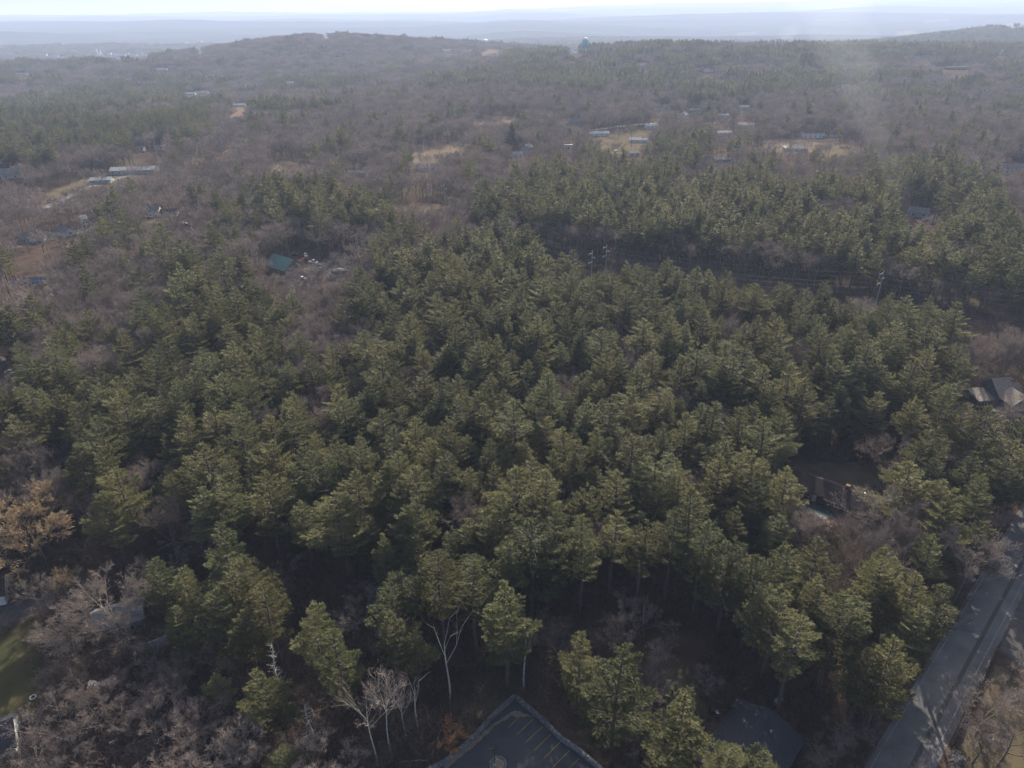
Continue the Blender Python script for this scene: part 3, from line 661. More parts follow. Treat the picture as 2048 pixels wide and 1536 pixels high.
mb.build('deck_rail', M['white'], t)
mb = MB()
for s in (-1, 1): mb.prism([(0, 8.36), (0, 7.95), (s*5.15, 4.45), (s*5.15, 4.86)], -11.0, -10.85, axis='y')
mb.box((-4.55, -10.5, 2.3), (.25, .2, 4.6)).box((4.55, -10.5, 2.3), (.25, .2, 4.6)); mb.build('trim', M['white'], t); t.scale = (.86, .86, .95)
keep([(p.x+a*.86, p.y-9, p.z+z) for a in (-4.6, 4.6) for z in (2.2, 8)], 1.); keep([(p.x-7.5+a, p.y-2, p.z+z) for a in (-3, 3) for z in (1.5, 5)], .95)
# green-roofed workshop and its yard
p = at(572, 545); rz = R(-38)
t = house('workshop barn with a green metal roof in the car-filled yard', p, rz, 17, 13, 4.2, 4.4, 'timber', 'green_roof', [('r', -3.2, 2.2, 1.2, 1.2), ('f', 3, 2.2, 1.4, 1.2)], [('r', 2.4, 3., 3.)], cat='barn', name='barn', shrink=.85)
p = at(600, 549); house('long low flat-roofed shed in front of the green-roofed barn', p, R(16), 15, 4, 2.2, .5, 'brown_siding', 'shingle_tan', (), [('f', -2, 2.2, 1.9), ('f', 3, 2.2, 1.9)], cat='shed', name='shed', shrink=.6)
p = at(680, 553); t = thing('storage_tank', 'round grey domed tank right of the car-filled yard', 'tank', p)
MB().lathe([(4.2, -.5), (4.2, 2.6)], n=24).build('wall', M['grey_siding'], t, smooth=False); MB().lathe([(4.4, 2.62), (3., 3.6), (1.2, 4.1), (.2, 4.2)], n=24).build('dome', M['shingle_grey'], t, smooth=True)
keep([(p.x+a, p.y+b, p.z+z) for a in (-4, 4) for b in (-4, 4) for z in (1, 4)], .7)
p = at(713, 488); house('tiny white hut in the woods right of the green-roofed barn', p, .3, 4, 3, 2.4, 1., 'white', 'metal_roof', fr(1, 4), cat='hut', name='hut')
# cars
def car_proto(body, kind='car'):
    t = thing('parked_'+('pickup_truck' if kind == 'pickup' else 'car'), 'x', 'car', (0, 0, 0)); mb = MB()
    if kind == 'pickup': prof = [(-2.7, .35), (2.7, .35), (2.7, .95), (1.5, 1.1), (.9, 1.1), (-.1, 1.1), (-2.7, 1.1)]; cab = [(1.4, 1.1), (.9, 1.8), (-.2, 1.8), (-.5, 1.1)]
    else: prof = [(-2.2, .35), (2.2, .35), (2.25, .7), (1.2, .9), (-1.6, .95), (-2.2, .9)]; cab = [(1.2, .88), (.5, 1.42), (-1., 1.42), (-1.75, .94)]
    mb.prism(prof, -.85, .85, axis='y'); cb = MB().prism(cab, -.72, .72, axis='y')
    b = mb.build('body', M[body], t); cb.build('windows', M['glass'], t)
    xs = [q[0] for q in cab]; zt = max(q[1] for q in cab); MB().box(((cab[1][0]+cab[2][0])/2, 0, zt+.03), (abs(cab[1][0]-cab[2][0])+.1, 1.46, .06)).build('car_roof', M[body], t)
    for sx in (-1.35, 1.4):
        for sy in (-.82, .82):
            wmb = MB(); wmb.tube([(sx, sy-.1, .34), (sx, sy+.1, .34)], .34, n=12); wl = wmb.build('wheel', M['rubber'], t)
            hb = MB(); hb.tube([(sx, sy-.13, .34), (sx, sy+.13, .34)], .17, n=8); hb.build('rim', M['car_silver'], wl)
    return t
cars = [(589, 511, 'car_blue', 'car', .3, 'blue car at the back left of the barn yard'), (612, 514, 'car_white', 'pickup', 1.9, 'white pickup at the back of the barn yard'),
        (609, 522, 'car_red', 'car', .6, 'red car beside the white pickup in the barn yard'), (627, 527, 'car_white', 'pickup', -.2, 'long white truck in the middle of the barn yard'),
        (634, 532, 'car_silver', 'car', .1, 'silver car in front of the long white truck'), (642, 541, 'car_silver', 'car', 1.0, 'silver car at the right end of the barn yard'),
        (607, 559, 'car_white', 'car', -.5, 'white car parked below the low shed'), (598, 555, 'car_dark', 'car', -.5, 'dark car just left of the white car below the low shed'),
        (617, 550, 'car_dark', 'car', .5, 'dark car tucked against the low shed'), (31, 1455, 'car_dark', 'pickup', .5, 'black pickup beside the house in the bottom left corner'),
        (24, 747, 'car_white', 'car', .2, 'white car on the left edge below the grey dome'), (368, 449, 'car_white', 'car', .3, 'white car right of the white farmhouse'),
        (376, 452, 'car_dark', 'car', .3, 'dark car right of the white farmhouse'), (1095, 296, 'car_silver', 'pickup', .1, 'silver pickup left of the white camper in the far clearing'),
        (1232, 303, 'car_white', 'car', .4, 'white car on the far clearing below the long white bungalow'), (1640, 276, 'car_dark', 'car', .2, 'dark car in front of the grey two-storey house')]
for px, py, mm, kd, rz, lb in cars:
    t = car_proto(mm, kd); t.location = at(px, py)+Vector((0, 0, .12)); t.rotation_euler.z = rz; t['label'] = lb; t['category'] = 'pickup truck' if kd == 'pickup' else 'car'
    q = t.location; t['group'] = 'cars in the barn yard' if 580 < px < 650 else 'scattered parked cars'
    keep([(q.x+a, q.y+b, q.z+z) for a in (-2, 2) for b in (-1, 1) for z in (0, 1.6)], .8)
# other houses
p = at(311, 432); t = house('white two-storey farmhouse in the left woods', p, .15, 8, 7, 5., 2.4, 'white', 'shingle_grey', fr(2, 8, 4.)+fr(2, 8, 1.5)+[('l', 0, 3.8, 1, 1.4)], cat='farmhouse')
house(None, p, .15, 11, 6, 2.9, 1.6, 'white', 'shingle_dark', fr(4, 11, 1.6), parent=(t, (9.6, 0)))
L_ = [  # px, py, rz, w, d, h, rh, wall, roof, label
 (68, 484, .3, 13, 8, 3, 2.8, 'grey_siding', 'shingle_grey', 'grey-roofed house behind the pines at the far left road'),
 (133, 470, -.5, 10, 8, 3, 2.6, 'white', 'shingle_grey', 'white gabled house right of the grey-roofed one by the left road'),
 (172, 457, .9, 3.5, 3.5, 6.5, 2., 'white', 'white', 'narrow white tower-like shed by the left road'),
 (271, 346, .13, 38, 12, 3.4, 2.0, 'grey_siding', 'metal_roof', 'very long pale metal-roofed barn in the left woods'),
 (205, 366, .2, 16, 10, 3., 1.6, 'grey_siding', 'metal_roof', 'pale metal-roofed barn left of the very long one'),
 (282, 302, .1, 8, 7, 3, 1.8, 'white', 'shingle_grey', 'small white house behind the very long barn, left one'),
 (320, 300, .1, 9, 7, 3, 1.8, 'white', 'shingle_grey', 'small white house behind the very long barn, right one'),
 (25, 356, .4, 14, 10, 4, 4, 'white', 'metal_roof', 'big pale house with steep roof at the left edge'),
 (380, 190, .2, 22, 9, 3, 2, 'white', 'metal_roof', 'largest pale building in the far left hamlet'),
 (397, 188, .5, 12, 9, 3, 2, 'white', 'shingle_grey', 'middle pale house of the far left hamlet'),
 (410, 187, .1, 14, 9, 3, 2, 'white', 'shingle_tan', 'rightmost pale house of the far left hamlet'),
 (480, 213, .1, 20, 8, 3, 1.5, 'white', 'metal_roof', 'white shed at the top of the power line cut'),
 (582, 168, .1, 22, 9, 3, 2, 'cream', 'metal_roof', 'pale long house beyond the left bare woods'),
 (44, 151, .2, 26, 10, 3.5, 2, 'white', 'shingle_grey', 'pale house among dark pines near the left edge'),
 (325, 141, .1, 24, 10, 3.5, 2, 'white', 'metal_roof', 'lone white house below the church village'),
 (652, 76, .1, 26, 14, 7, 4, 'white', 'shingle_grey', 'white house alone on top of the big wooded hill'),
 (895, 104, .1, 26, 12, 5, 3, 'white', 'metal_roof', 'white house left of the pale hilltop field'),
 (852, 113, .1, 20, 10, 4, 3, 'white', 'shingle_grey', 'white house far below the pale hilltop field'),
 (1143, 104, .1, 22, 9, 3.5, 2, 'white', 'metal_roof', 'white house below the water tower, left one'),
 (1153, 106, .3, 22, 9, 3.5, 2, 'white', 'metal_roof', 'white house below the water tower, right one'),
 (1284, 133, .1, 16, 9, 3.5, 2, 'white', 'shingle_grey', 'white house in the pines right of the water tower'),
 (1416, 143, .1, 18, 9, 3.5, 2, 'white', 'shingle_grey', 'white house alone in the far right woods'),
 (715, 352, .05, 17, 9, 3.2, 1.6, 'grey_siding', 'shingle_grey', 'grey flat-looking house left of the dry field'),
 (857, 341, .25, 20, 11, 3, 2.6, 'cream', 'shingle_grey', 'broad grey-roofed barn right of the dry field'),
 (1054, 305, 1.2, 12, 9, 5, 3.2, 'grey_siding', 'shingle_grey', 'pale grey gabled house right of the dark spruce'),
 (1034, 314, .3, 10, 7, 3, 1.8, 'white', 'shingle_grey', 'small white house at the foot of the dark spruce'),
 (1197, 272, .1, 23, 9, 3, 2., 'white', 'metal_roof', 'long white bungalow with a bright roof in the far clearing'),
 (1277, 285, -.3, 19, 9, 3, 1.8, 'white', 'metal_roof', 'white bungalow at the right of the far clearing'),
 (1303, 257, .1, 16, 7, 3, 1.6, 'white', 'metal_roof', 'white shed behind the far clearing'),
 (1325, 220, .2, 20, 10, 4, 3, 'white', 'shingle_grey', 'white house in bare trees above the far clearing'),
 (1366, 237, 1.1, 14, 10, 5, 3.5, 'white', 'shingle_grey', 'tall white gable among bare trees above the far clearing'),
 (1148, 249, .2, 13, 9, 3.5, 3, 'grey_siding', 'shingle_grey', 'grey house at the left end of the far lane'),
 (1266, 312, .3, 10, 7, 3, 1.8, 'cream', 'shingle_tan', 'tan-roofed house between pine tops below the far clearing'),
 (1491, 255, -.2, 19, 12, 3.2, 2.4, 'cream', 'shingle_tan', 'house with a pale tan roof behind the dark round pines'),
 (1447, 270, .1, 17, 8, 2.8, 1.6, 'white', 'metal_roof', 'low white house left of the tan-roofed one'),
 (1445, 235, .1, 15, 8, 2.8, 1.6, 'white', 'metal_roof', 'white house in bare woods, middle of three'),
 (1486, 219, .1, 15, 8, 3.8, 1.8, 'white', 'metal_roof', 'white house in bare woods, right of three'),
 (1387, 226, .1, 18, 8, 3.8, 1.8, 'grey_siding', 'metal_roof', 'pale house in bare woods, left of three'),
 (1623, 275, -.1, 21, 9, 5.4, 2.4, 'white', 'shingle_dark', 'two-storey white house with a dark roof at the right'),
 (1660, 273, -.1, 13, 8, 3.2, 1.8, 'cream', 'shingle_dark', 'low cream wing-like cottage right of the two-storey white house'),
 (1445, 324, -.1, 17, 9, 2.8, 1.6, 'grey_siding', 'shingle_grey', 'low grey house just beyond the second pine block'),
 (2024, 346, -.15, 19, 9, 5, 2.6, 'white', 'shingle_grey', 'long white barn with a grey roof near the right edge'),
 (2042, 322, .2, 12, 8, 4, 2.4, 'brown_siding', 'shingle_dark', 'dark house behind the long white barn at the right edge'),
 (1834, 432, -.4, 12, 9, 3, 2.6, 'grey_siding', 'shingle_grey', 'grey house hidden in pines with chimney smoke'),
 (1837, 119, .1, 20, 10, 4, 3, 'white', 'shingle_grey', 'white house in the far right woods, left one'),
 (1850, 118, .4, 18, 10, 4, 3, 'white', 'shingle_grey', 'white house in the far right woods, right one'),
 (2001, 110, .9, 20, 12, 6, 5, 'white', 'shingle_tan', 'bright white gable near the far right edge'),
 (1912, 139, -.03, 48, 12, 4, 1.5, 'brown_siding', 'shingle_dark', 'very long dark roof in the far right woods'),
 (1742, 61, .1, 22, 12, 7, 5, 'white', 'shingle_grey', 'white house on the far right ridge, left one'),
 (1752, 62, .1, 22, 12, 6, 4, 'white', 'shingle_grey', 'white house on the far right ridge, right one'),
 (372, 86, .1, 30, 12, 6, 4, 'white', 'shingle_grey', 'white house on the slope of the big wooded hill, left one'),
 (400, 84, .1, 30, 12, 6, 4, 'white', 'metal_roof', 'white house on the slope of the big wooded hill, right one'),
 (399, 107, .1, 20, 12, 6, 4, 'white', 'shingle_grey', 'small white house between church village and big hill'),
]
for k, (px, py, rz, w_, d_, h_, rh, wl, rf, lb) in enumerate(L_):
    p = at(px, py); far_ = p.y > 1100; n = max(2, int(w_/5)); two = h_ > 4.5
    house(lb, p, rz, w_, d_, h_, rh, wl, rf, fr(n, w_, 1.7, 1.3, 1.4)+(fr(n, w_, 4.2, 1.2, 1.3) if two else [])+([('r', 0, 1.7, 1.2, 1.4)] if not far_ else []),
          [('b', 0, 1., 2.1)] if far_ else [('f', w_/2-1.2, 1., 2.1)], (w_*.2, 0.3) if k % 3 == 0 else None, shrink=.95)
p = at(1589, 301); house('tan hip-roofed ranch house on the dry clearing', p, -.1, 21, 14, 2.8, 3.4, 'cream', 'shingle_tan', fr(5, 21), chim=(2, 0), hip=6.5, shrink=.95)
# village with the steepled church
VG = [(91, 112, 'white', 'metal_roof', 18, 9), (113, 114, 'white', 'metal_roof', 22, 5), (128, 116, 'cream', 'shingle_tan', 26, 4), (220, 110, 'white', 'shingle_grey', 18, 8), (234, 110, 'white', 'metal_roof', 28, 5),
      (246, 111, 'cream', 'shingle_tan', 26, 5), (256, 109, 'white', 'shingle_grey', 16, 8), (268, 111, 'cream', 'shingle_tan', 30, 4), (281, 108, 'white', 'metal_roof', 24, 7), (291, 112, 'white', 'shingle_grey', 14, 5), (238, 116, 'cream', 'shingle_brown', 30, 4)]
for k, (px, py, wl, rf, w_, h_) in enumerate(VG):
    p = at(px, py); side = 'left of' if px < 200 else 'right of'; kk = k+1 if px < 200 else sorted([v[0] for v in VG if v[0] > 200]).index(px)+1
    house('%s village house, %s of those %s the steepled church' % ('white' if wl == 'white' else 'cream', ordinal(kk)+(' from the left' if px < 200 else ' from the left'), side), p, .1*(k % 3), w_, 11, h_, 4, wl, rf, fr(3, w_, 2, 1.8, 2.), group='village houses round the church', shrink=.95)
p = at(200, 112); t = house('white church with a tall pointed steeple in the far village', p, 1.3, 30, 14, 10, 6, 'white', 'shingle_grey', fr(4, 30, 4, 1.6, 4), [('l', 0, 3, 4)], cat='church', name='church', shrink=1.)
MB().box((-13, 0, 10), (6, 6, 21)).build('tower', M['white'], t); MB().lathe([(4.2, 20.6), (2.4, 22), (2.2, 26), (1.6, 29), (.15, 41)], (-13, 0, 0), n=8).build('steeple', M['white'], t)
MB().box((9, 0, 12), (4, 4, 16)).lathe([(2.7, 20), (.1, 27)], (9, 0, 0), n=6).build('turret', M['white'], t)
# water tower
r_ = ray(1171, 75); k_ = 1800/math.hypot(r_[0], r_[1]); p = Vector((r_[0]*k_, r_[1]*k_, 0)); p.z = float(height(p.x, p.y)); ts = max(.7, (CAMZ+r_[2]*k_-p.z)/31.6); print('tower', ts)
t = thing('water_tower', 'pale blue water tower standing above the far ridge', 'water tower', p); t.scale = (.72, .72, ts)
MB().lathe([(5.2, -1), (4.6, 6), (4.4, 14)], n=18).build('pedestal', M['teal_tank'], t, smooth=True)
MB().lathe([(4.5, 13.9), (9.6, 17), (10.2, 19.5), (10.2, 27)], n=24).build('tank', M['teal_tank'], t, smooth=True)
MB().lathe([(10.25, 27.05), (9, 29.2), (5.5, 31), (.5, 31.6)], n=24).build('tank_roof', M['white'], t, smooth=True)
mb = MB()
for k in range(12):
    a = k*math.pi/6; mb.box((10.5*math.cos(a), 10.5*math.sin(a), 18.6), (.25, .25, 1.2))
mb.lathe([(10.3, 18), (10.8, 18), (10.8, 18.2), (10.3, 18.2)], n=24).build('walkway', M['galv'], t)
keep([(p.x+a, p.y, p.z+z*ts) for a in (-9, 9) for z in (12, 32)], 1.1)
# mirror-bright roof in the distance
p = at(972, 82); t = house('far building whose roof throws back a bright flash of sun', p, 0, 22, 14, 8, 1.2, 'white', 'glint', fr(3, 22, 3), shrink=1.2)
# camper
p = at(1137, 296); t = thing('camper', 'white camper trailer in the far clearing', 'camper', p, .1)
MB().prism([(-4.6, .6), (4.6, .6), (4.9, 1.6), (4.3, 3.2), (-4.6, 3.2)], -1.3, 1.3, axis='y').build('body', M['white'], t)
for u in (-2.5, .5, 3): MB().box((u, -1.3, 2.2), (1.2, .08, .7)).build('window', M['glass'], t)
for s in (-1.2, 1.2): mb = MB(); mb.tube([(0, s-.12, .4), (0, s+.12, .4)], .4, n=10); mb.build('wheel', M['rubber'], t)
keep([(p.x+a, p.y, p.z+z) for a in (-4.5, 4.5) for z in (0, 3)], 1.)
# solar panel array
p = at(60, 572); t = thing('solar_array', 'blue ground-mounted solar panels at the left edge', 'solar panels', p, .1)
for i in range(5):
    for j in range(2):
        pb = MB(); y0 = -2.4+j*2.45; z0 = 1.1+j*1.45; pb.add([(-8+i*3.3, y0, z0), (-4.9+i*3.3, y0, z0), (-4.9+i*3.3, y0+2.1, z0+1.25), (-8+i*3.3, y0+2.1, z0+1.25), (-8+i*3.3, y0+.03, z0-.06), (-4.9+i*3.3, y0+.03, z0-.06), (-4.9+i*3.3, y0+2.13, z0+1.19), (-8+i*3.3, y0+2.13, z0+1.19)],
            [(0, 1, 2, 3), (7, 6, 5, 4), (0, 4, 5, 1), (1, 5, 6, 2), (2, 6, 7, 3), (3, 7, 4, 0)]); pb.build('panel', M['solar'], t)
mb = MB()
for i in range(6): mb.box((-8+i*3.2, 1.8, 1.2), (.12, .12, 2.4)).box((-8+i*3.2, -2.2, .5), (.12, .12, 1.1))
mb.build('support', M['galv'], t); keep([(p.x+a, p.y, p.z+z) for a in (-8, 8) for z in (1, 4)], .8)
# grey dome at the left edge
p = at(2, 738); t = thing('silo', 'grey domed tank cut by the left edge', 'tank', p); MB().lathe([(3, -.5), (3, 2.5)], n=20).build('wall', M['galv'], t); MB().lathe([(3.1, 2.5), (2.5, 4), (1.2, 4.9), (.1, 5.1)], n=20).build('dome', M['shingle_grey'], t, smooth=True)
keep([(p.x+a, p.y, p.z+z) for a in (-3, 3) for z in (0, 5)], .9)
# lower left yard
p = at(-22, 1198); house('white garage with a dark roof at the left edge above the drive', p, .35, 9, 7, 3.2, 2.6, 'white', 'shingle_dark', fr(2, 9)+[('r', 0, 1.7, 1.1, 1.2)], [('r', 2, 1., 2.)], cat='garage', name='garage', shrink=.6)
p = at(-12, 1505); house('white-walled house cut by the bottom left corner', p, .5, 9, 8, 3.6, 2.8, 'white', 'shingle', fr(3, 9)+[('r', 0, 2, 1.2, 1.3)], cat='house', shrink=.5)
p = at(246, 1250); house('weathered grey-roofed barn behind the big bare tree', p, .42, 9.5, 7, 3.4, 2.2, 'grey_siding', 'shingle_grey', fr(2, 9.5), [('l', 0, 2.2, 2.2)], cat='barn', name='barn', shrink=.5)
p = at(322, 1300); house('small pale garden shed under the leaning pine edge', p, .6, 3, 2.6, 2.1, .8, 'cream', 'metal_roof', fr(1, 3), cat='shed', name='shed', shrink=.7)
p = at(291, 1508); t = house('small white shed with a brown roof and ramp', p, .42, 4.2, 2.6, 2.2, 1.1, 'white', 'shingle_brown', [('f', .8, 1.5, .9, .5)], [('l', 0, .9, 1.8)], cat='shed', name='shed', shrink=.9)
MB().add([(-2.2, -.7, .35), (-2.2, .7, .35), (-4.4, .7, .05), (-4.4, -.7, .05), (-2.2, -.7, .25), (-2.2, .7, .25), (-4.4, .7, -.05), (-4.4, -.7, -.05)], [(0, 1, 2, 3), (7, 6, 5, 4), (0, 3, 7, 4), (1, 5, 6, 2), (2, 6, 7, 3), (0, 4, 5, 1)]).build('ramp', M['timber'], t)
p = at(230, 1490); t = thing('propane_tank', 'small white propane tank left of the brown-roofed shed', 'propane tank', p, .6); mb = MB(); mb.tube([(-.75, 0, .7), (-.6, 0, .7), (.6, 0, .7), (.75, 0, .7)], .33, n=12); mb.build('tank', M['white'], t)
MB().box((-.4, 0, .25), (.15, .5, .5)).box((.4, 0, .25), (.15, .5, .5)).build('leg', M['galv'], t)
rg = random.Random(5); q = at(245, 1506)
for k in range(9):
    a = rg.uniform(-.5, 1.4); l = rg.uniform(1.5, 3.2); c_ = Vector((q.x+rg.uniform(-1.2, 1.2), q.y+rg.uniform(-.9, .9), .12+.07*k)); e = Vector((math.cos(a), math.sin(a), 0))*l/2; mb = MB(); mb.tube([c_-e, c_+e], .05, n=6)
    tag(mb.build('pipe', M['white']), 'pale pipe in the loose heap left of the brown-roofed shed', 'pipe', 'pipes in the loose heap')
p = at(67, 1397); t = thing('tyre_ring', 'pale ring lying on the dark lawn', 'ring', p); mb = MB(); mb.tube([(.55*math.cos(a*math.pi/10), .55*math.sin(a*math.pi/10), .16) for a in range(21)], .13, n=8, cap=False); mb.build('ring', M['white'], t, smooth=True)
p = at(203, 1378); t = thing('shade_sail', 'torn pale canvas shelter on poles under the big bare tree', 'shelter', p, .2)
for s in (-1, 1):
    MB().add([(s*.15, -.9, 1.2), (s*1.9, -1.2, 2.1), (s*2.1, 1.1, 1.9), (s*.2, .9, 1.1), (s*.15, -.9, 1.17), (s*1.9, -1.2, 2.07), (s*2.1, 1.1, 1.87), (s*.2, .9, 1.07)], [(0, 1, 2, 3), (7, 6, 5, 4), (0, 4, 5, 1), (1, 5, 6, 2), (2, 6, 7, 3), (3, 7, 4, 0)]).build('canvas', M['canvas'], t)
    for y_ in (-1.1, 1.): mb = MB(); mb.tube([(s*2, y_, 0), (s*1.95, y_, 2.1)], .05, n=6); mb.build('pole', M['galv'], t)
q = at(338, 1095); rg = random.Random(9)
for k in range(34):
    x_ = rg.gauss(0, 2.6); y_ = rg.gauss(0, 1.2); l, w2, h2 = rg.uniform(.8, 1.7), rg.uniform(.4, .8), rg.uniform(.25, .5); mb = MB(); mb.box((0, 0, 0), (l, w2, h2), 0)
    mb.v = [(a*(1+rg.uniform(-.12, .12)), b*(1+rg.uniform(-.12, .12)), c_) for a, b, c_ in mb.v]
    o = mb.build('stone_slab', M['stone'], None, (q.x+x_, q.y+y_, q.z+h2/2+rg.choice([0, 0, .4, .75]))); o.rotation_euler = (rg.uniform(-.12, .12), rg.uniform(-.12, .12), rg.uniform(-.5, .5)); tag(o, 'grey cut stone slab in the heap at the edge of the left pines', 'stone', 'stone slabs in the heap')
FIELDS.append([(305, 1078), (375, 1078), (375, 1100), (305, 1100)])
# retaining wall of the car park: stones in one wall
def stone_wall(label, pp, wd, h, seed, name='stone_wall'):
    P = [np.array(unproj(*p)[:2]) for p in pp]; rg = np.random.default_rng(seed); mb = MB(); rows = 3
    for a, b in zip(P[:-1], P[1:]):
        L = np.linalg.norm(b-a); d = (b-a)/L; n_ = np.array([-d[1], d[0]]); rz = math.atan2(d[1], d[0]); s = 0
        mb.box((*((a+b)/2), h*.4), (L+.1, wd*.82, h*.8), rz)
        while s < L:
            l = rg.uniform(.45, 1.0)
            for side in (-1, 0, 1):
                for rw in range(rows if side else 1):
                    z = (rw+.5)*h/rows if side else h-.03; c_ = a+d*(s+l/2)+n_*side*(wd/2-.13)+n_*(rg.uniform(-.03, .03)); 
                    mb.box((c_[0], c_[1], z+rg.uniform(-.02, .03)), (l*rg.uniform(.82, .94), .3 if side else wd*.5*rg.uniform(.8, 1.), h/rows*.86 if side else .2), rz+rg.uniform(-.05, .05))
            s += l
    o = mb.build(name, M['stone']); return tag(o, label, 'wall')
stone_wall('dry stone wall along the upper left side of the car park', [(1030.7, 1396), (982, 1438), (952, 1473), (919, 1504), (899, 1521), (872, 1537), (820, 1562)], .75, .8, 1)
stone_wall('dry stone wall along the right side of the car park by the bays', [(1032.5, 1398), (1086, 1444), (1121, 1480), (1156, 1504), (1196, 1538), (1260, 1600)], .65, .9, 2)
# car park lamp and planter
p = at(989, 1534); H_ = 5.2
t = thing('street_lamp', 'black twin-headed lamp post in the car park', 'street lamp', p, .4)
mb = MB(); mb.tube([(0, 0, 0), (0, 0, H_)], .09, .06); mb.build('pole', M['black'], t); MB().lathe([(.26, 0), (.26, .75), (.2, .8)], n=14).build('base', M['galv'], t)
for s in (-1, 1):
    h_ = MB().prism([(s*.15, H_), (s*.15, H_+.1), (s*.95, H_+.22), (s*.95, H_+.04)], -.2, .2, axis='y').build('lamp_head', M['black'], t)
q = at(996, 1531); t = thing('planter_island', 'round stone-edged planting island at the lamp foot', 'planter', q)
mb = MB()
for k in range(20): a = k*math.pi/10; mb.box((1.45*math.cos(a), 1.45*math.sin(a), .14), (.26, .42, .28), a)
mb.build('kerb', M['stone'], t); MB().lathe([(1.3, .08), (1.2, .2), (.5, .32), (.1, .34)], n=18).build('soil', M['sand'], t, smooth=True)
# road side things
q = at(2000, 1298); t = thing('utility_pole', 'dark leaning pole at the driveway mouth beside the road', 'pole', q); mb = MB(); mb.tube([(0, 0, 0), (0, 0, 9.4)], .16, .11); mb.build('pole', M['timber'], t); MB().box((0, 0, 8.9), (1.6, .1, .1)).build('crossarm', M['timber'], t)
P = [np.array(unproj(*a)[:2]) for a in [(1992, 1300), (1962, 1365), (1930, 1432), (1900, 1500)]]; mb = MB(); pb = []
for a, b in zip(P[:-1], P[1:]):
    L = np.linalg.norm(b-a); rz = math.atan2(*(b-a)[::-1]); n = 3
    for k in range(n):
        c_ = a+(b-a)*(k+.5)/n; mb.box((c_[0], c_[1], .75), (L/n-.06, .1, 1.3), rz); pb.append(a+(b-a)*k/n)
t = thing('board_fence', 'low dark board fence between the road and the right yard', 'fence', (P[0][0], P[0][1], 0)); o = mb.build('boards', M['brown_siding'], t, (-P[0][0], -P[0][1], 0))
for k in pb: MB().box((0, 0, .8), (.16, .16, 1.6)).build('post', M['timber'], t, (k[0]-P[0][0], k[1]-P[0][1], 0))
def boulder(px, py, r, label, m='stone', seed=0):
    q = at(px, py); rg = np.random.default_rng(seed); mb = MB(); n, mm = 10, 6; vs = [(0, 0, r*.8)]; fs = []
    for i in range(1, mm):
        th = i/mm*math.pi*.6
        for k in range(n):
            a = 2*math.pi*k/n; rr = r*rg.uniform(.82, 1.15); vs.append((rr*math.sin(th)*math.cos(a)*1.3, rr*math.sin(th)*math.sin(a), rr*math.cos(th)*.8))
    for k in range(n): fs.append((0, 1+k, 1+(k+1) % n))
    for i in range(mm-2):
        for k in range(n): fs.append((1+i*n+k, 1+(i+1)*n+k, 1+(i+1)*n+(k+1) % n, 1+i*n+(k+1) % n))
    mb.add(vs, fs); o = mb.build('boulder', M[m], None, q); return tag(o, label, 'boulder')
boulder(1917, 1521, 1.0, 'large rounded boulder on the grass right of the road bottom', seed=3)
boulder(1944, 1160, .7, 'pale boulder beside the bare verge left of the road', seed=4)
boulder(1722, 1046, .7, 'pale boulder under the bare trees below the dark ranch house', seed=6)
for (a, b, r, lb) in [((800, 1527), (856, 1526), .13, 'pale fallen log left of the car park wall'), ((1290, 1122), (1322, 1145), .14, 'fallen trunk leaning across the shaded pine trunks'), ((957, 1390), (975, 1365), .09, 'thin fallen trunk behind the car park wall')]:
    A = at(*a)+Vector((0, 0, .3)); B = at(*b)+Vector((0, 0, .6)); mb = MB(); mb.tube([A, (A+B)/2+Vector((0, 0, .1)), B], r, r*.6); tag(mb.build('fallen_log', M['snag']), lb, 'log')
# transmission poles and wires
def hpole(px, py, H, label, arm=2.4, two=False, rz=.5):
    q = top_at(px, py, H); q.z = float(height(q.x, q.y)); t = thing('transmission_pole', label, 'pole', q, rz, 'transmission poles in the power line cut')
    for dx in ((-2.6, 2.6) if two else (0,)): mb = MB(); mb.tube([(dx, 0, -1), (dx, 0, H)], .26, .17); mb.build('pole', M['galv'], t)
    mb = MB()
    if two: mb.box((0, .3, H-2.2), (11, .3, .35))
    else:
        for k in range(3): mb.box(((.5 if k % 2 else -.5)*arm*.6, .25, H-1.2-k*2.2), (arm*.8, .16, .2))
    mb.build('crossarm', M['galv'], t); mb = MB()
    for k in range(3): mb.tube([((k-1)*5 if two else (.9 if k % 2 else -.9)*arm*.8, .3, (H-2.4) if two else H-1.3-k*2.2), ((k-1)*5 if two else (.9 if k % 2 else -.9)*arm*.8, .3, (H-3.6) if two else H-1.9-k*2.2)], .12, n=6)
    mb.build('insulators', M['white'], t)
    pxs, pys, _ = project([q.x], [q.y], [q.z+H*.45]); KEEP.append((px-5, py-2, px+5, py+ (pys[0]-py)*.8, q.y-1)); return t, q
lineA = [hpole(860, 372, 24, 'tall pale pole standing alone at the left end of the wires')[1], hpole(1214, 490, 24, 'tall pale pole at the middle of the power line cut')[1],
         hpole(1768, 542, 24, 'tall pale pole at the right of the power line cut')[1]]
lineB = [hpole(888, 368, 24, 'pale pole just right of the lone tall pole')[1], hpole(1185, 502, 22, 'shorter pale pole left of the middle pole')[1]]
hp = [hpole(303, 262, 30, 'slim pale pole above the very long barn')[1], hpole(398, 273, 24, 'slim pale pole left of the cut')[1], hpole(490, 276, 20, 'double pole with a white crossarm right of the cut', two=True)[1], hpole(438, 252, 24, 'thin pole inside the upper cut')[1]]
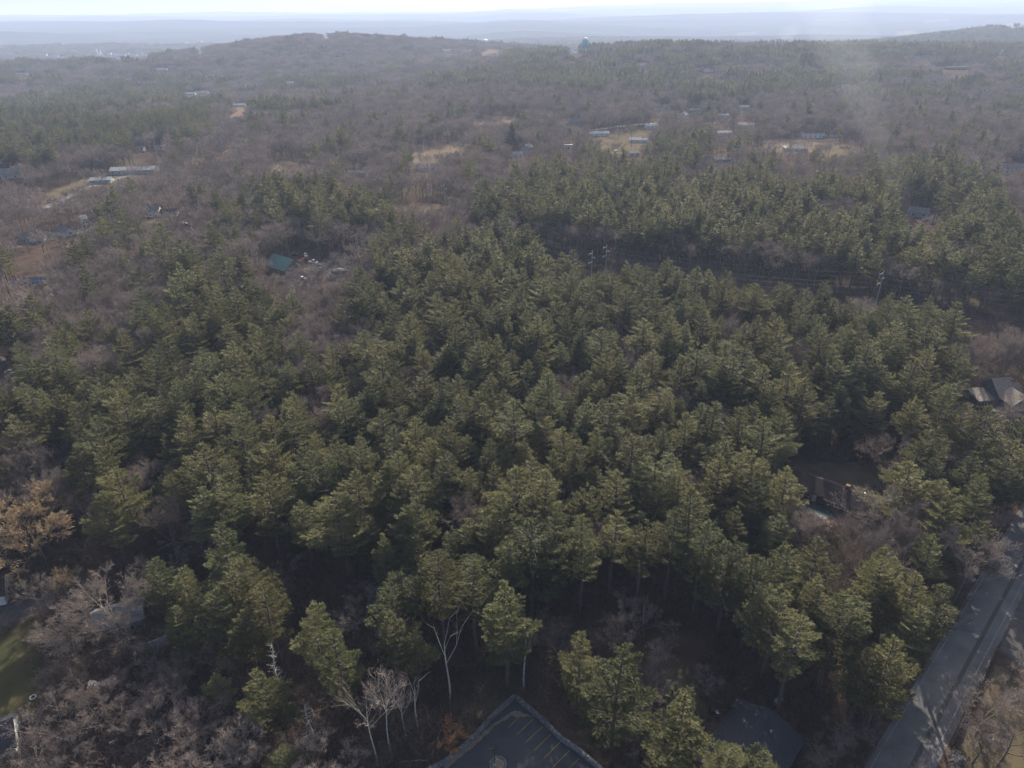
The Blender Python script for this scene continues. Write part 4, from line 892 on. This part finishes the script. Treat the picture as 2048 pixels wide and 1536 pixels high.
def wires(pts, n, label, dz0, dx, group):
    for k in range(n):
        mb = MB(); P = []
        for i, (a, b) in enumerate(zip(pts[:-1], pts[1:])):
            a = a+Vector((0, 0, 0)); b = b+Vector((0, 0, 0)); L = (b-a).length
            for s in range(13):
                if i and s == 0: continue
                u = s/12; q = a.lerp(b, u); q.z += dz0-k*2.2-L*.02*4*u*(1-u); q.x += dx*(1 if k % 2 else -1); P.append(q)
        mb.tube(P, .032, n=4); tag(mb.build('power_line', M['wire']), ['uppermost ', 'second ', 'third ', 'lowest '][k if k < n-1 else 3]+label, 'wire', group)
d_ = lineA[2]-lineA[1]; wires([lineA[0]+Vector((-30, 240, 0)), lineA[0], lineA[1], lineA[2], lineA[2]+d_*.8], 4, 'thin silver wire strung between the tall poles of the power line cut', 23, 1.2, 'wires of the power line cut')
wires([lineB[0], lineB[1], lineB[1]+d_*.99], 3, 'thin lower wire strung through the power line cut', 20, 1.0, 'lower wires of the power line cut')
wires([hp[1], hp[3]], 2, 'thin wire along the upper cut', 22, .8, 'wires of the upper cut')
# ------------------------------------------------------------------ forest: what grows where (polygons at crown level in the photograph's view)
PINE_POLYS = [
 [(0, 800), (60, 720), (130, 690), (230, 690), (330, 640), (330, 500), (420, 480), (560, 590), (690, 570), (760, 530), (860, 500), (940, 455), (1030, 450), (1070, 480), (1090, 520), (1240, 512), (1430, 542), (1640, 572), (1850, 592), (1930, 620),
  (1950, 740), (2048, 830), (2400, 900), (2400, 1010), (2040, 1010), (1960, 1040), (1930, 1090), (1900, 1120), (1895, 1190), (1870, 1260), (1800, 1330), (1700, 1315), (1590, 1290), (1535, 1215), (1495, 1180), (1485, 1120), (1440, 1060), (1150, 1050), (1095, 1065), (1060, 1110),
  (1000, 1160), (950, 1140), (880, 1130), (850, 1085), (760, 1070), (640, 1070), (570, 1030), (500, 1005), (330, 975), (200, 965), (120, 900), (-300, 880), (-300, 820)],
 [(940, 375), (1000, 350), (1200, 328), (1300, 330), (1500, 345), (1700, 350), (1850, 360), (1900, 395), (2048, 450), (2400, 520), (2400, 620), (2048, 545), (1850, 520), (1500, 478), (1240, 443), (1080, 425), (950, 420)],
 [(500, 360), (660, 348), (720, 375), (785, 385), (790, 418), (700, 430), (560, 400)],
 [(830, 165), (900, 140), (1000, 122), (1200, 112), (1400, 130), (1780, 132), (1760, 150), (1650, 165), (1400, 190), (1300, 178), (1000, 160)],
 [(0, 225), (240, 215), (420, 212), (400, 235), (200, 268), (-200, 300), (-200, 240)], [(-200, 130), (0, 122), (60, 112), (60, 150), (0, 158), (-200, 165)],
 [(540, 150), (640, 132), (750, 145), (700, 165), (540, 172)], [(0, 470), (30, 500), (120, 470), (110, 455), (30, 450)],
]
MIXED = [  # (polygon, share of pines)
 ([(150, 150), (450, 160), (420, 205), (150, 190)], .55), ([(1750, 320), (1900, 300), (1990, 350), (2048, 420), (2300, 450), (1950, 420), (1850, 395), (1760, 360)], .75),
 ([(1220, 275), (1400, 250), (1500, 262), (1520, 312), (1300, 322), (1060, 330), (1060, 300)], .4), ([(740, 430), (960, 420), (1040, 450), (950, 455), (860, 500), (760, 530), (740, 480)], .35),
 ([(350, 380), (500, 370), (500, 480), (380, 470)], .25), ([(180, 365), (330, 365), (330, 470), (200, 470)], .25), ([(0, 560), (150, 560), (170, 640), (0, 660)], .55),
 ([(0, 490), (330, 470), (330, 690), (0, 760)], .16), ([(1700, 160), (2048, 90), (2300, 100), (2300, 170), (1750, 190)], .25), ([(540, 195), (700, 200), (560, 215), (470, 200)], .6),
 ([(1000, 95), (1500, 88), (1900, 55), (2300, 60), (2300, 90), (1900, 110), (1400, 118), (1000, 118)], .5),
]
BAREP = [  # gaps of bare trees inside the pines
 [(1700, 975), (1760, 950), (1850, 960), (1930, 990), (1900, 1050), (1760, 1060), (1690, 1030)], [(545, 640), (650, 600), (740, 620), (760, 680), (640, 690)],
 [(560, 735), (640, 720), (680, 780), (590, 800)], [(1690, 800), (1760, 800), (1790, 870), (1700, 860)], [(1100, 700), (1180, 690), (1190, 740), (1110, 745)],
 [(800, 715), (880, 710), (880, 760), (810, 765)], [(1400, 770), (1460, 770), (1470, 815), (1400, 810)], [(0, 880), (110, 860), (130, 940), (0, 960)], [(600, 790), (660, 800), (650, 850), (600, 840)],
 [(1440, 610), (1540, 610), (1530, 650), (1440, 650)], [(1580, 660), (1640, 670), (1620, 720), (1570, 710)], [(1640, 380), (1720, 385), (1700, 420), (1630, 415)],
]
SHRUB = [[(940, 428), (1080, 432), (1240, 450), (1500, 485), (1850, 527), (2048, 552), (2400, 640), (2400, 690), (1940, 622), (1850, 598), (1640, 578), (1430, 550), (1240, 520), (1095, 520), (1075, 470), (1040, 442), (940, 440)],
         [(1570, 865), (1740, 865), (1755, 950), (1700, 1000), (1620, 1000), (1575, 945)]]
def classify(x, y):
    """0 nothing, 1 pine, 2 bare tree; works on world points"""
    z = height(x, y); u, v, zc = project(x, y, z+22.); D = np.hypot(x, y); r = hash2((x*13).astype(int), (y*17).astype(int), 7)
    n1 = fbm(x/140., y/140., 21, 3); n2 = fbm(x/420., y/420., 33, 3); n3 = vnoise(x/16., y/16., 44)
    n4 = fbm(x/90., y/60., 71, 2); share = np.where(v < 345, sstep(.54, .64, .55*n2+.45*n4)*.75+.05, sstep(.60, .72, n1)*.35+.03)
    cls_none = np.zeros(len(x), bool)
    for P, s in MIXED: share = np.where(inpoly(u, v, P), s, share)
    inP = np.zeros(len(x), bool)
    for P in PINE_POLYS: inP |= inpoly(u, v, P)
    share = np.where(inP, np.where(n3 > .80, .25, np.where(v < 340, np.where(n4 > .42, .9, .15), .96)), share)
    for P in BAREP: share = np.where(inpoly(u, v, P), .06, share)
    for P in SHRUB: cls_none |= inpoly(u, v, P)
    # the near, open ground at the foot of the photograph is planted by hand
    cls_none |= (v > 1000) & ~inP & (u < 1700) & (u > 120)
    cls_none |= (v > 985) & (u <= 120)
    cls_none |= (v > 1060) & ~inP
    out = np.where(r < share, 1, 2)
    out[cls_none] = 0; r5 = hash2((x*7).astype(int), (y*23).astype(int), 9); low = cls_none & (v > 960) & ~inP
    for P in SHRUB+[[(-60, 960), (140, 960), (160, 1190), (-60, 1200)]]: low &= ~inpoly(u, v, P)
    out[low & (r5 < np.where((u < 560) & (v > 1200), .65, .42))] = 3; return out, u, v, z
def blocked(x, y, z, H, rad, isb):
    """True where a tree would stand on a building, on open ground, or hide either"""
    D = np.hypot(x, y); bad = np.zeros(len(x), bool)
    ut, vt, zt = project(x, y, z+H); um, vm, zm = project(x, y, z+H*.55); ub, vb, _ = project(x, y, z)
    hw = rad*F/zm*.75; top = np.minimum(vt, vb); bot = project(x, y, z+H*np.where(D > 1100, .05, np.where(isb, .25, .35)))[1]
    r = hash2((x*31).astype(int), (y*29).astype(int), 3)
    for (x0, y0, x1, y1, Dk) in KEEP:
        bad |= (um+hw > x0) & (um-hw < x1) & (bot > y0) & (top < y1) & (D < Dk+2) & ((D > Dk*.35) | (r < .9)) & (~isb | (r < np.where(D > 1100, 1.1, np.where(D > 600, .92, .80))))
    for (fx, fy, fr_) in FOOT: bad |= np.hypot(x-fx, y-fy) < fr_+rad*.55
    for P in FIELDS:
        q = inpoly(um, vm, P) | inpoly(ut, vt*.5+vm*.5, P) | inpoly(um, bot, P); b0 = inpoly(ub, vb, P)
        bad |= b0 & (r < .97); bad |= q & (r < np.where(isb, np.where(D > 450, .90, .78), .97))
    return bad
def grid(dmin, dmax, s, seed, marg=260):
    xm = dmax*.86; gx, gy = np.meshgrid(np.arange(-xm, xm, s), np.arange(dmin*.5, dmax, s)); rg = np.random.default_rng(seed)
    gx = gx+(np.arange(gx.shape[0]) % 2)[:, None]*s/2; gx = gx.ravel(); gy = gy.ravel(); gx = gx+rg.normal(0, s*.2, len(gx)); gy = gy+rg.normal(0, s*.2, len(gy)); D = np.hypot(gx, gy)
    z = height(gx, gy); u, v, _ = project(gx, gy, z+15); k = (D >= dmin) & (D < dmax) & (u > -marg) & (u < 2048+marg) & (v < 1700); return gx[k], gy[k]
# hand-placed foreground trees: (x, y of the tip in the photograph, height, pattern, label)
HP = [(1165, 1268, 22, 9, 'left one of the two tall pines standing alone right of the car park'), (1243, 1297, 27, 8, 'right one of the two tall pines standing alone right of the car park'),
      (1368, 1383, 25, 8, 'big bushy pine at the bottom edge left of the slate-roofed house'), (1528, 1500, 15, 8, 'small pine at the bottom edge in front of the slate roof'), (1465, 1492, 14, 0, 'low pine between the bushy bottom pine and the slate roof'),
      (562, 1495, 12, 6, 'small pine tip cut by the bottom edge left of centre'), (430, 1352, 13, 4, 'small dark pine left of the bushy pine near the bottom left'), (516, 1340, 19, 8, 'bushy pine standing alone among grey trees near the bottom left'),
      (560, 1405, 12, 4, 'short pine touching the right side of the lone bushy bottom-left pine'),
      (440, 1050, 28, 9, 'tallest peak of the yellow-green pine clump above the hidden grey barn'), (312, 1118, 22, 6, 'leftmost pine of the yellow-green clump above the hidden grey barn'), (365, 1138, 21, 0, 'second pine from the left in the yellow-green clump'),
      (480, 1118, 25, 5, 'pine just right of the tallest peak in the yellow-green clump'), (525, 1165, 24, 0, 'rightmost pine of the yellow-green clump'), (432, 1180, 22, 2, 'middle front pine of the yellow-green clump'),
      (486, 1222, 20, 6, 'lower right pine of the yellow-green clump'), (350, 1215, 17, 6, 'lowest left pine of the yellow-green clump over the small shed'),
      (622, 1212, 24, 1, 'pine with bare lower trunk right of the yellow-green clump'), (668, 1262, 23, 9, 'rounded pine just right of the one with bare lower trunk'), (782, 1222, 23, 4, 'pine above the forked white snag'), (826, 1262, 19, 4, 'short drooping pine right below the one above the forked snag'),
      (876, 1105, 27, 0, 'pine above the tall bare snag at centre bottom'), (944, 1120, 26, 4, 'pine in the front row between two taller tips at centre bottom'), (1012, 1162, 28, 9, 'tall pine with clear straight trunk just above the wall corner'), (800, 1142, 25, 5, 'ragged pine at the front edge left of the tall snag'),
      (1020, 1085, 25, 3, 'pine right behind the tall one above the wall corner'), (232, 940, 27, 2, 'large dark pine at the left front above the stone heap'), (205, 985, 25, 0, 'dark pine in front of the large one above the stone heap'),
      (1600, 1235, 27, 7, 'high pine over sunlit leaf litter behind the slate roof'), (1690, 1188, 27, 2, 'big pine with lit top beside the road'), (1790, 1280, 24, 2, 'bushy pine overhanging the road edge'), (1748, 1300, 22, 0, 'pine left of the bushy road-edge pine'), (1520, 1115, 26, 4, 'slim-topped pine at the right of the shaded hollow'),
      (1700, 1180, 24, 6, 'full pine behind the lit roadside pine'),
      (1108, 1022, 27, 7, 'first tall clear-trunked pine from the left on the centre edge of the shaded hollow'), (1168, 1035, 28, 1, 'second clear-trunked pine from the left on the centre edge of the shaded hollow'), (1232, 1020, 27, 7, 'third clear-trunked pine on the centre edge of the shaded hollow'),
      (1292, 1038, 28, 3, 'fourth clear-trunked pine on the centre edge of the shaded hollow'), (1352, 1022, 27, 7, 'fifth clear-trunked pine on the centre edge of the shaded hollow'), (1412, 1042, 28, 1, 'sixth clear-trunked pine on the centre edge of the shaded hollow'), (1468, 1075, 27, 5, 'seventh and rightmost clear-trunked pine on the edge of the shaded hollow'),
      (1580, 1092, 26, 0, 'pine below the pond, left of two'), (1640, 1080, 25, 2, 'pine below the pond, right of two'), (1562, 1172, 26, 5, 'ragged pine left of the high pine over sunlit litter'), (1640, 1150, 26, 3, 'twin-topped pine between the pond and the road cluster'),
      (1765, 1118, 25, 0, 'pine below the bare trees beside the right road'), (1835, 1150, 24, 2, 'bushy pine leaning to the verge halfway up the right road'), (1845, 1215, 23, 6, 'lowest-hanging pine on the verge of the right road'), (1870, 1070, 22, 4, 'slim pine at the verge above the bushy leaning one')]
HB = [ # tip x, y, H, crown scale, pattern, material key, label
      (45, 1005, 20, 1.25, 7, 'twig_tan', 'huge bare tree with orange sunlit twigs at the left edge'), (200, 1160, 18, 1.25, 6, 'twig_pale', 'huge spreading pale bare tree in front of the grey barn'), (120, 1235, 13, 1.0, 7, 'twig_pale', 'bare tree at the left of the huge spreading one'),
      (75, 1165, 10, 1.1, 0, 'twig_pale', 'small bare tree by the gravel drive'), (125, 1145, 8, 1.2, 4, 'twig_tan', 'low olive-brown bushy tree right of the gravel drive'), (110, 1415, 13, 1.3, 0, 'twig', 'bare tree at the lower edge of the dark lawn'), (175, 1400, 12, 1.2, 4, 'twig', 'bare tree below the canvas shelter'),
      (350, 1310, 8, 1.3, 0, 'twig_pale', 'small round pale bare tree right of the small pale shed'), (425, 1300, 8, 1.3, 2, 'twig', 'small dim bare tree left of the dead white snag'), (330, 1360, 9, 1.3, 4, 'twig', 'low pinkish bare tree between the two sheds'), (385, 1420, 11, 1.2, 0, 'twig', 'bare tree above the brown-roofed shed'),
      (300, 1420, 11, 1.3, 2, 'twig', 'dim bare tree left above the brown-roofed shed'), (480, 1478, 11, 1.2, 0, 'twig_pale', 'pale bare tree at the bottom left of the small pine tip'), (620, 1500, 11, 1.2, 2, 'twig_pale', 'reddish pale bare tree right of the small pine tip'), (690, 1515, 8, 1.3, 4, 'twig_pale', 'low pale bare crown at the bottom edge'),
      (420, 1500, 11, 1.2, 4, 'twig', 'bare tree right of the brown-roofed shed ramp'), (60, 1490, 11, 1.2, 2, 'twig', 'bare tree in the bottom left corner'), (140, 1500, 9, 1.2, 0, 'twig', 'low bare tree near the bottom left corner'), (230, 1420, 8, 1.2, 4, 'twig', 'low bare tree left of the pipe heap'),
      (1990, 1385, 12, 1.3, 2, 'twig_pale', 'pale leaning bare tree right of the road at the bottom right'), (2040, 1440, 13, 1.2, 4, 'twig_pale', 'bare tree in the bottom right corner'), (1450, 1180, 13, .9, 3, 'twig', 'thin bare tree in the shaded hollow'), (1330, 1290, 8, 1.2, 0, 'twig', 'low bare tree above the dull grass patch'),
      (1230, 1255, 9, 1.2, 4, 'twig', 'low bare tree behind the two lone pines'), (1120, 1280, 8, 1.2, 0, 'twig', 'low bare tree right of the wall corner'), (1290, 1460, 8, 1.2, 2, 'twig_pale', 'low pinkish bare tree between the lone pines and the bushy one'), (1410, 1350, 7, 1.3, 4, 'twig', 'low bush-like tree above the slate roof'),
      (905, 1462, 5, 1.4, 0, 'rust', 'small oak sapling still holding rust-brown leaves left of the wall'), (1870, 1130, 9, 1., 3, 'twig', 'thin bare tree on the verge left of the road'), (1960, 1080, 10, 1.2, 0, 'twig', 'bare tree at the road edge near its bend')]
SN = [ # base px, tip px, spread, label
      ((567, 1398), (559, 1276), .75, 'dead white snag with many short branches left of centre bottom', 34), ((628, 1486), (611, 1413), 1.0, 'short dead white snag near the bottom left', 26), ((755, 1534), (735, 1378), .8, 'pale twiggy tree, first of three left of the forked snag', 0),
      ((784, 1516), (764, 1368), .7, 'pale twiggy tree, second of three left of the forked snag', 0), ((814, 1480), (796, 1388), .6, 'thin pale tree, third of three left of the forked snag', 0), ((838, 1466), (828, 1350), .35, 'bare white trunk forking into two prongs', 3), ((900, 1406), (908, 1232), .5, 'tall bare pale snag splitting high up at centre bottom', 4),
      ((1048, 1375), (1046, 1250), .3, 'thin pale pole-like trunk above the wall corner', 3), ((1287, 1247), (1282, 1190), .3, 'short pale dead stem in the shaded hollow', 2)]
TREES_AT = []
def setmat(o, child, m):
    for c in o.children:
        if c.name.startswith(child): c.data = c.data.copy(); c.data.materials[0] = m
protoP = []; protoB = []
def base_tree(nm, cr, tr):
    t = link(nm, None); c = link('crown', cr, t); k = link('trunk', tr, t); return t
def put_tree(kind, k, loc, rz, sc, label, group, first={}):
    L = PN if kind == 'p' else BN
    t = link('pine_tree' if kind == 'p' else 'bare_tree', None, None, loc); t.rotation_euler = (0, 0, rz); t.scale = sc
    link('crown', L[k][0], t); link('trunk', L[k][1], t); tag(t, label, 'tree', group); return t
rg = np.random.default_rng(77)
for (px, py, H, k, lb) in HP:
    q = top_at(px, py, H); s = H/PN[k][3]; x = s**.5 if H < 20 else s*1.12; put_tree('p', k, q, rg.uniform(0, 6.28), (x, x, s), lb, 'pines of the woods'); TREES_AT.append((q.x, q.y, 3.6*x))
CRM = {}
for (px, py, H, cs, k, mk, lb) in HB:
    q = top_at(px, py, H); s = H/BN[k][3]; t = put_tree('b', k, q, rg.uniform(0, 6.28), (s*cs, s*cs, s), lb, 'bare trees of the woods'); TREES_AT.append((q.x, q.y, 3.0*s*cs))
    if mk != 'twig':
        if (k, mk) not in CRM:
            if mk == 'rust':
                f, w_ = bare(500+k, BN[k][3], .9, .2, (8, 6, 7, 5)); V, Fs = f; r_ = np.random.default_rng(1); P = V[r_.integers(0, len(V), 9000)]; d_ = norm(r_.normal(size=P.shape)); lf = blades(P, P+d_*.55, .4, r_)
                CRM[(k, mk)] = tmesh('crown', (lf[0], [lf[1]]), M['rust_leaf'])
            elif k == 7 and mk == 'twig_tan': CRM[(k, mk)] = tmesh('crown', bare(121, 16, 1.15, .2, (10, 8, 7, 7, 5), up=.15, wmul=2.4)[0], M[mk])
            else: CRM[(k, mk)] = BN[k][0].copy(); CRM[(k, mk)].materials[0] = M[mk]
        t.children[0].data = CRM[(k, mk)]
for i, (b, tp, sp, lb, nb) in enumerate(SN):
    q = at(*b); d = math.hypot(q.x, q.y); r = ray(*tp); H = CAMZ+r[2]*d/math.hypot(r[0], r[1])-q.z; H = max(5, min(H, 24))
    if nb > 10: f, w_ = None, snag(700+i, H, nb+14)
    elif nb: f, w_ = bare(700+i, H, sp, .25 if nb > 10 else .5, (nb, 3) if nb > 10 else (nb, 2, 2), rad=.24)
    else: f, w_ = bare(700+i, H, sp, .55, (7, 5, 6, 4), rad=.2)
    t = thing('dead_tree', lb, 'tree', q, 0, 'dead and pale trees at the front'); link('trunk', tmesh('trunk', w_, M['snag' if nb else 'pale_bark']), t)
    if f is not None: link('crown', tmesh('crown', f, M['twig_pale']), t)
# the dark spruce and the round dark pines in the far clearing
f, w_ = pine(900, 22, .95, 5.8, 1.1, wh=.8); V = f[0]; V[:, :2] *= (1.25-.9*(V[:, 2:3]/22))
q = at(1024, 304); t = thing('spruce_tree', 'very dark cone-shaped spruce standing alone in the far clearing', 'tree', q); t.scale = (1.5, 1.5, 1.3); link('crown', tmesh('crown', (V, f[1]), M['hemlock']), t); link('trunk', tmesh('trunk', w_, M['pine_bark']), t)
keep([(q.x+a, q.y, q.z+z) for a in (-6, 6) for z in (3, 24)], .9)
for px, py, lb in ((1492, 303, 'left dark round-headed pine beside the dry clearing'), (1513, 302, 'right dark round-headed pine beside the dry clearing')):
    q = at(px, py); t = put_tree('p', 2, q, px, (1.1, 1.1, .85), lb, 'dark round pines'); keep([(q.x+a, q.y, q.z+z) for a in (-5, 5) for z in (3, 18)], .9)

# trees from the map
gx, gy = grid(88, 1260, 7.7, 11); cls, u, v, z = classify(gx, gy); D = np.hypot(gx, gy)
m = cls > 0; gx, gy, cls, z, D = gx[m], gy[m], cls[m], z[m], D[m]; n = len(gx); rg = np.random.default_rng(8)
isb = cls >= 2; r1 = rg.random(n); Hs = np.where(isb, rg.uniform(12.5, 19.5, n), rg.uniform(18.5, 29., n)); Hs = np.where(cls == 3, rg.uniform(5.5, 11., n), Hs); inner = (D < 420) & ~isb
rad = np.where(isb, 4., 4.4); bad = blocked(gx, gy, z, Hs, rad, isb)
for (tx, ty, tr) in TREES_AT: bad |= np.hypot(gx-tx, gy-ty) < tr+1.2
m = ~bad; gx, gy, cls, z, D, isb, Hs = gx[m], gy[m], cls[m], z[m], D[m], isb[m], Hs[m]; n = len(gx); print('trees', n, 'bare', isb.sum())
rz = rg.uniform(0, 6.28, n); pk = rg.integers(0, 10, n); bk = rg.integers(0, 6, n); wob = rg.uniform(.94, 1.42, n)*np.where(cls == 3, 1.4, 1.)
ut, vt, _ = project(gx, gy, z+Hs); um, vm, _ = project(gx, gy, z+Hs*.6); inf = (um > -10) & (um < 2058) & (vm < 1536) & (vm > 0)
ind = np.zeros(n, bool)
for kind, lim, flag in (('p', 300-len(HP)-2, ~isb), ('b', 300-len(HB), isb)):
    idx = np.nonzero(flag & inf)[0]; idx = idx[np.argsort(D[idx])][:lim]; ind[idx] = True
    Dm = D[idx]; nb = 24 if kind == 'p' else 18; rows = np.argsort(np.argsort(Dm))//(max(1, len(idx)//nb+1)); 
    for rw in range(rows.max()+1):
        ids = idx[rows == rw]; ids = ids[np.argsort(um[ids])]
        for c, i in enumerate(ids):
            if kind == 'p':
                k = pk[i]; s = Hs[i]/PN[k][3]; lb = '%s pine, %s from left in pine row %s above the car park' % (PN[k][4], ordinal(c+1), ordinal(rw+1))
                put_tree('p', k, (gx[i], gy[i], z[i]), rz[i], (s*wob[i], s*wob[i], s), lb, 'pines of the woods')
            else:
                k = bk[i]; s = Hs[i]/BN[k][3]; lb = '%s bare tree, %s from left in the %s bare tree row upward' % (BN[k][4], ordinal(c+1), ordinal(rw+1))
                put_tree('b', k, (gx[i], gy[i], z[i]), rz[i], (s*wob[i], s*wob[i], s), lb, 'bare trees of the woods')
# the rest: clusters far away
cx_, cy2 = grid(1260, 5200, 23., 12, 200); c2, u2, v2, z2 = classify(cx_, cy2); m = c2 > 0; cx_, cy2, c2, z2 = cx_[m], cy2[m], c2[m], z2[m]
bad = blocked(cx_, cy2, z2, np.full(len(cx_), 22.), np.full(len(cx_), 11.), c2 == 2); m = ~bad; cx_, cy2, c2, z2 = cx_[m], cy2[m], c2[m], z2[m]; nc = len(cx_); print('clusters', nc)
def rest(name, flag1, flag2, NEAR, MID, CL, label, cat):
    i = np.nonzero(flag1 & ~ind)[0]; j = np.nonzero(flag2)[0]; H0 = np.array([t_[3] for t_ in NEAR])
    nN = len([1 for t_ in NEAR if t_[2]]); near = D[i] < 300; kk = (pk if NEAR is PN else bk)[i]; mk = rg.integers(0, len(MID), len(i)); ix = np.where(near, kk, nN+mk)
    s = np.where(near, Hs[i]/H0[kk], Hs[i]/(26. if NEAR is PN else 18.)); wb = wob[i]
    P = np.concatenate([np.stack([gx[i], gy[i], z[i]], -1), np.stack([cx_[j], cy2[j], z2[j]-1.], -1)])
    sc = np.concatenate([np.stack([s*wb, s*wb, s], -1), np.stack([rg.uniform(.9, 1.15, len(j))]*2+[rg.uniform(.8, 1.15, len(j))], -1)])
    scatter(name, P, np.concatenate([rz[i], rg.uniform(0, 6.28, len(j))]), sc, np.concatenate([ix, nN+len(MID)+rg.integers(0, len(CL), len(j))]), [t_[2] for t_ in NEAR if t_[2]]+MID+CL, label, cat)
rest('pine_woods', ~isb, c2 == 1, PN, PM, PC, 'dark green pine woods spreading beyond the nearest pines to the hills', 'woods')
rest('bare_woods', isb, c2 == 2, BN, BM, BC, 'grey-brown leafless woods covering the middle distance and far hills', 'woods')
# undergrowth
ux, uy = grid(82, 330, 2.3, 14, 120); zz = height(ux, uy); ub, vb, _ = project(ux, uy, zz+.6); r = rg.random(len(ux)); nn = fbm(ux/22., uy/22., 61, 3); bad = np.zeros(len(ux), bool)
for P in FIELDS: bad |= inpoly(ub, vb, P)
for P in (lotP,): bad |= inpoly(ub, vb, P)
for (fx, fy, fr_) in FOOT: bad |= np.hypot(ux-fx, uy-fy) < fr_*.85
dr = (np.stack([ux, uy], -1)-LA)@RN; bad |= (dr > -1.5) & (dr < wroad+1.5); bad |= (dr > wroad) & (r > .25)
for P in ([(1290, 1300), (1340, 1310), (1400, 1380), (1430, 1440), (1330, 1420), (1290, 1370)], [(1560, 955), (1590, 960), (1720, 1020), (1735, 1060), (1640, 1050), (1580, 1010)]): bad |= inpoly(ub, vb, P) & (r < .85)
near_lot = inpoly(ub, vb, [(880, 1460), (1030, 1350), (1250, 1536), (860, 1560)]); bad |= near_lot & (r < .6)
m = ~bad & (nn > .33) & (r < np.where(np.hypot(ux, uy) < 190, .95, .5)); ux, uy, zz = ux[m], uy[m], zz[m]; k = len(ux); s = rg.uniform(.6, 1.6, k)*np.where(rg.random(k) < .12, 1.9, 1.)
scatter('undergrowth', np.stack([ux, uy, zz], -1), rg.uniform(0, 6.28, k), np.stack([s, s, s*rg.uniform(.7, 1.1, k)], -1), rg.integers(0, 4, k), BR, 'tangled brown leafless undergrowth on the woodland floor', 'undergrowth')
# shrubs in the cuts
sx, sy = grid(240, 1100, 5., 19, 100); zz = height(sx, sy); us, vs_, _ = project(sx, sy, zz+19); ug, vg, _ = project(sx, sy, zz+1); m = np.zeros(len(sx), bool)
for P in SHRUB[:1]: m |= inpoly(us, vs_, P)
m |= inpoly(ug, vg, [(402, 312), (425, 275), (462, 232), (492, 228), (470, 262), (455, 300), (430, 320)]) | inpoly(ug, vg, [(368, 350), (402, 325), (432, 325), (470, 372), (372, 372)])
sx, sy, zz = sx[m], sy[m], zz[m]; k = len(sx); s = rg.uniform(.9, 2.6, k)
scatter('scrub', np.stack([sx, sy, zz], -1), rg.uniform(0, 6.28, k), np.stack([s*1.3, s*1.3, s], -1), rg.integers(0, 4, k), [o.copy() for o in BR], 'low brown scrub in the power line cut', 'scrub')

# ------------------------------------------------------------------ smoke and haze
def vol(name, dens, col, an):
    m = bpy.data.materials.new(name); m.use_nodes = True; N = m.node_tree.nodes; N.remove(N['Principled BSDF']); v_ = N.new('ShaderNodeVolumePrincipled')
    v_.inputs['Density'].default_value = dens; v_.inputs['Color'].default_value = rgba(col); v_.inputs['Anisotropy'].default_value = an
    m.node_tree.links.new(v_.outputs[0], N['Material Output'].inputs['Volume']); return m
hz = MB().box((0, 10000, 150), (50000, 52000, 520)).build('haze', vol('haze_air', .000105, (.56, .69, 1.0), .1)); tag(hz, 'thin blue-white haze filling the air over the land', 'haze', kind='stuff')

def at_dist(px, py, D_):
    r = ray(px, py); k = D_/math.hypot(r[0], r[1]); return Vector((r[0]*k, r[1]*k, CAMZ+r[2]*k))
for nm, pp, rr, dn, lb in (('smoke', [(1822, 448, 505), (1800, 390, 505), (1768, 310, 510), (1735, 225, 515), (1708, 140, 525), (1680, 70, 540), (1660, 0, 560), (1640, -70, 580)], (2, 6, 9, 12, 16, 20, 24, 28), .0010, 'thin chimney smoke drifting up from the grey house in the right pines'),
                           ('smoke', [(1566, 88, 1900), (1570, 78, 1900), (1578, 66, 1900), (1590, 52, 1900)], (8, 16, 24, 20), .0012, 'small bluish smoke cloud rising from the far right woods')):
    P = [at_dist(*q) for q in pp]; n = 20; vs = []; fs = []
    Pf = []; 
    for a in range(len(P)-1):
        for b in range(6): u = b/6; Pf.append((P[a].lerp(P[a+1], u), rr[a]+(rr[a+1]-rr[a])*u))
    Pf.append((P[-1], rr[-1])); nn_ = np.random.default_rng(4)
    for i, (q, r) in enumerate(Pf):
        r = r*(1+.12*math.sin(i*1.3)); 
        if i == len(Pf)-1: r *= .3
        for k in range(n): a = 2*math.pi*k/n; e = r*(1+.12*math.sin(3*a+i*.5)); vs.append((q.x+e*math.cos(a), q.y+e*math.sin(a), q.z))
    for i in range(len(Pf)-1):
        for k in range(n): fs.append((i*n+k, i*n+(k+1) % n, (i+1)*n+(k+1) % n, (i+1)*n+k))
    fs.append(tuple(range(n))[::-1]); fs.append(tuple(range((len(Pf)-1)*n, len(Pf)*n))); mb = MB(); mb.add(vs, fs)
    tag(mb.build(nm, vol('smoke_air', dn, (.85, .92, 1.0), .3)), lb, 'smoke', kind='stuff')
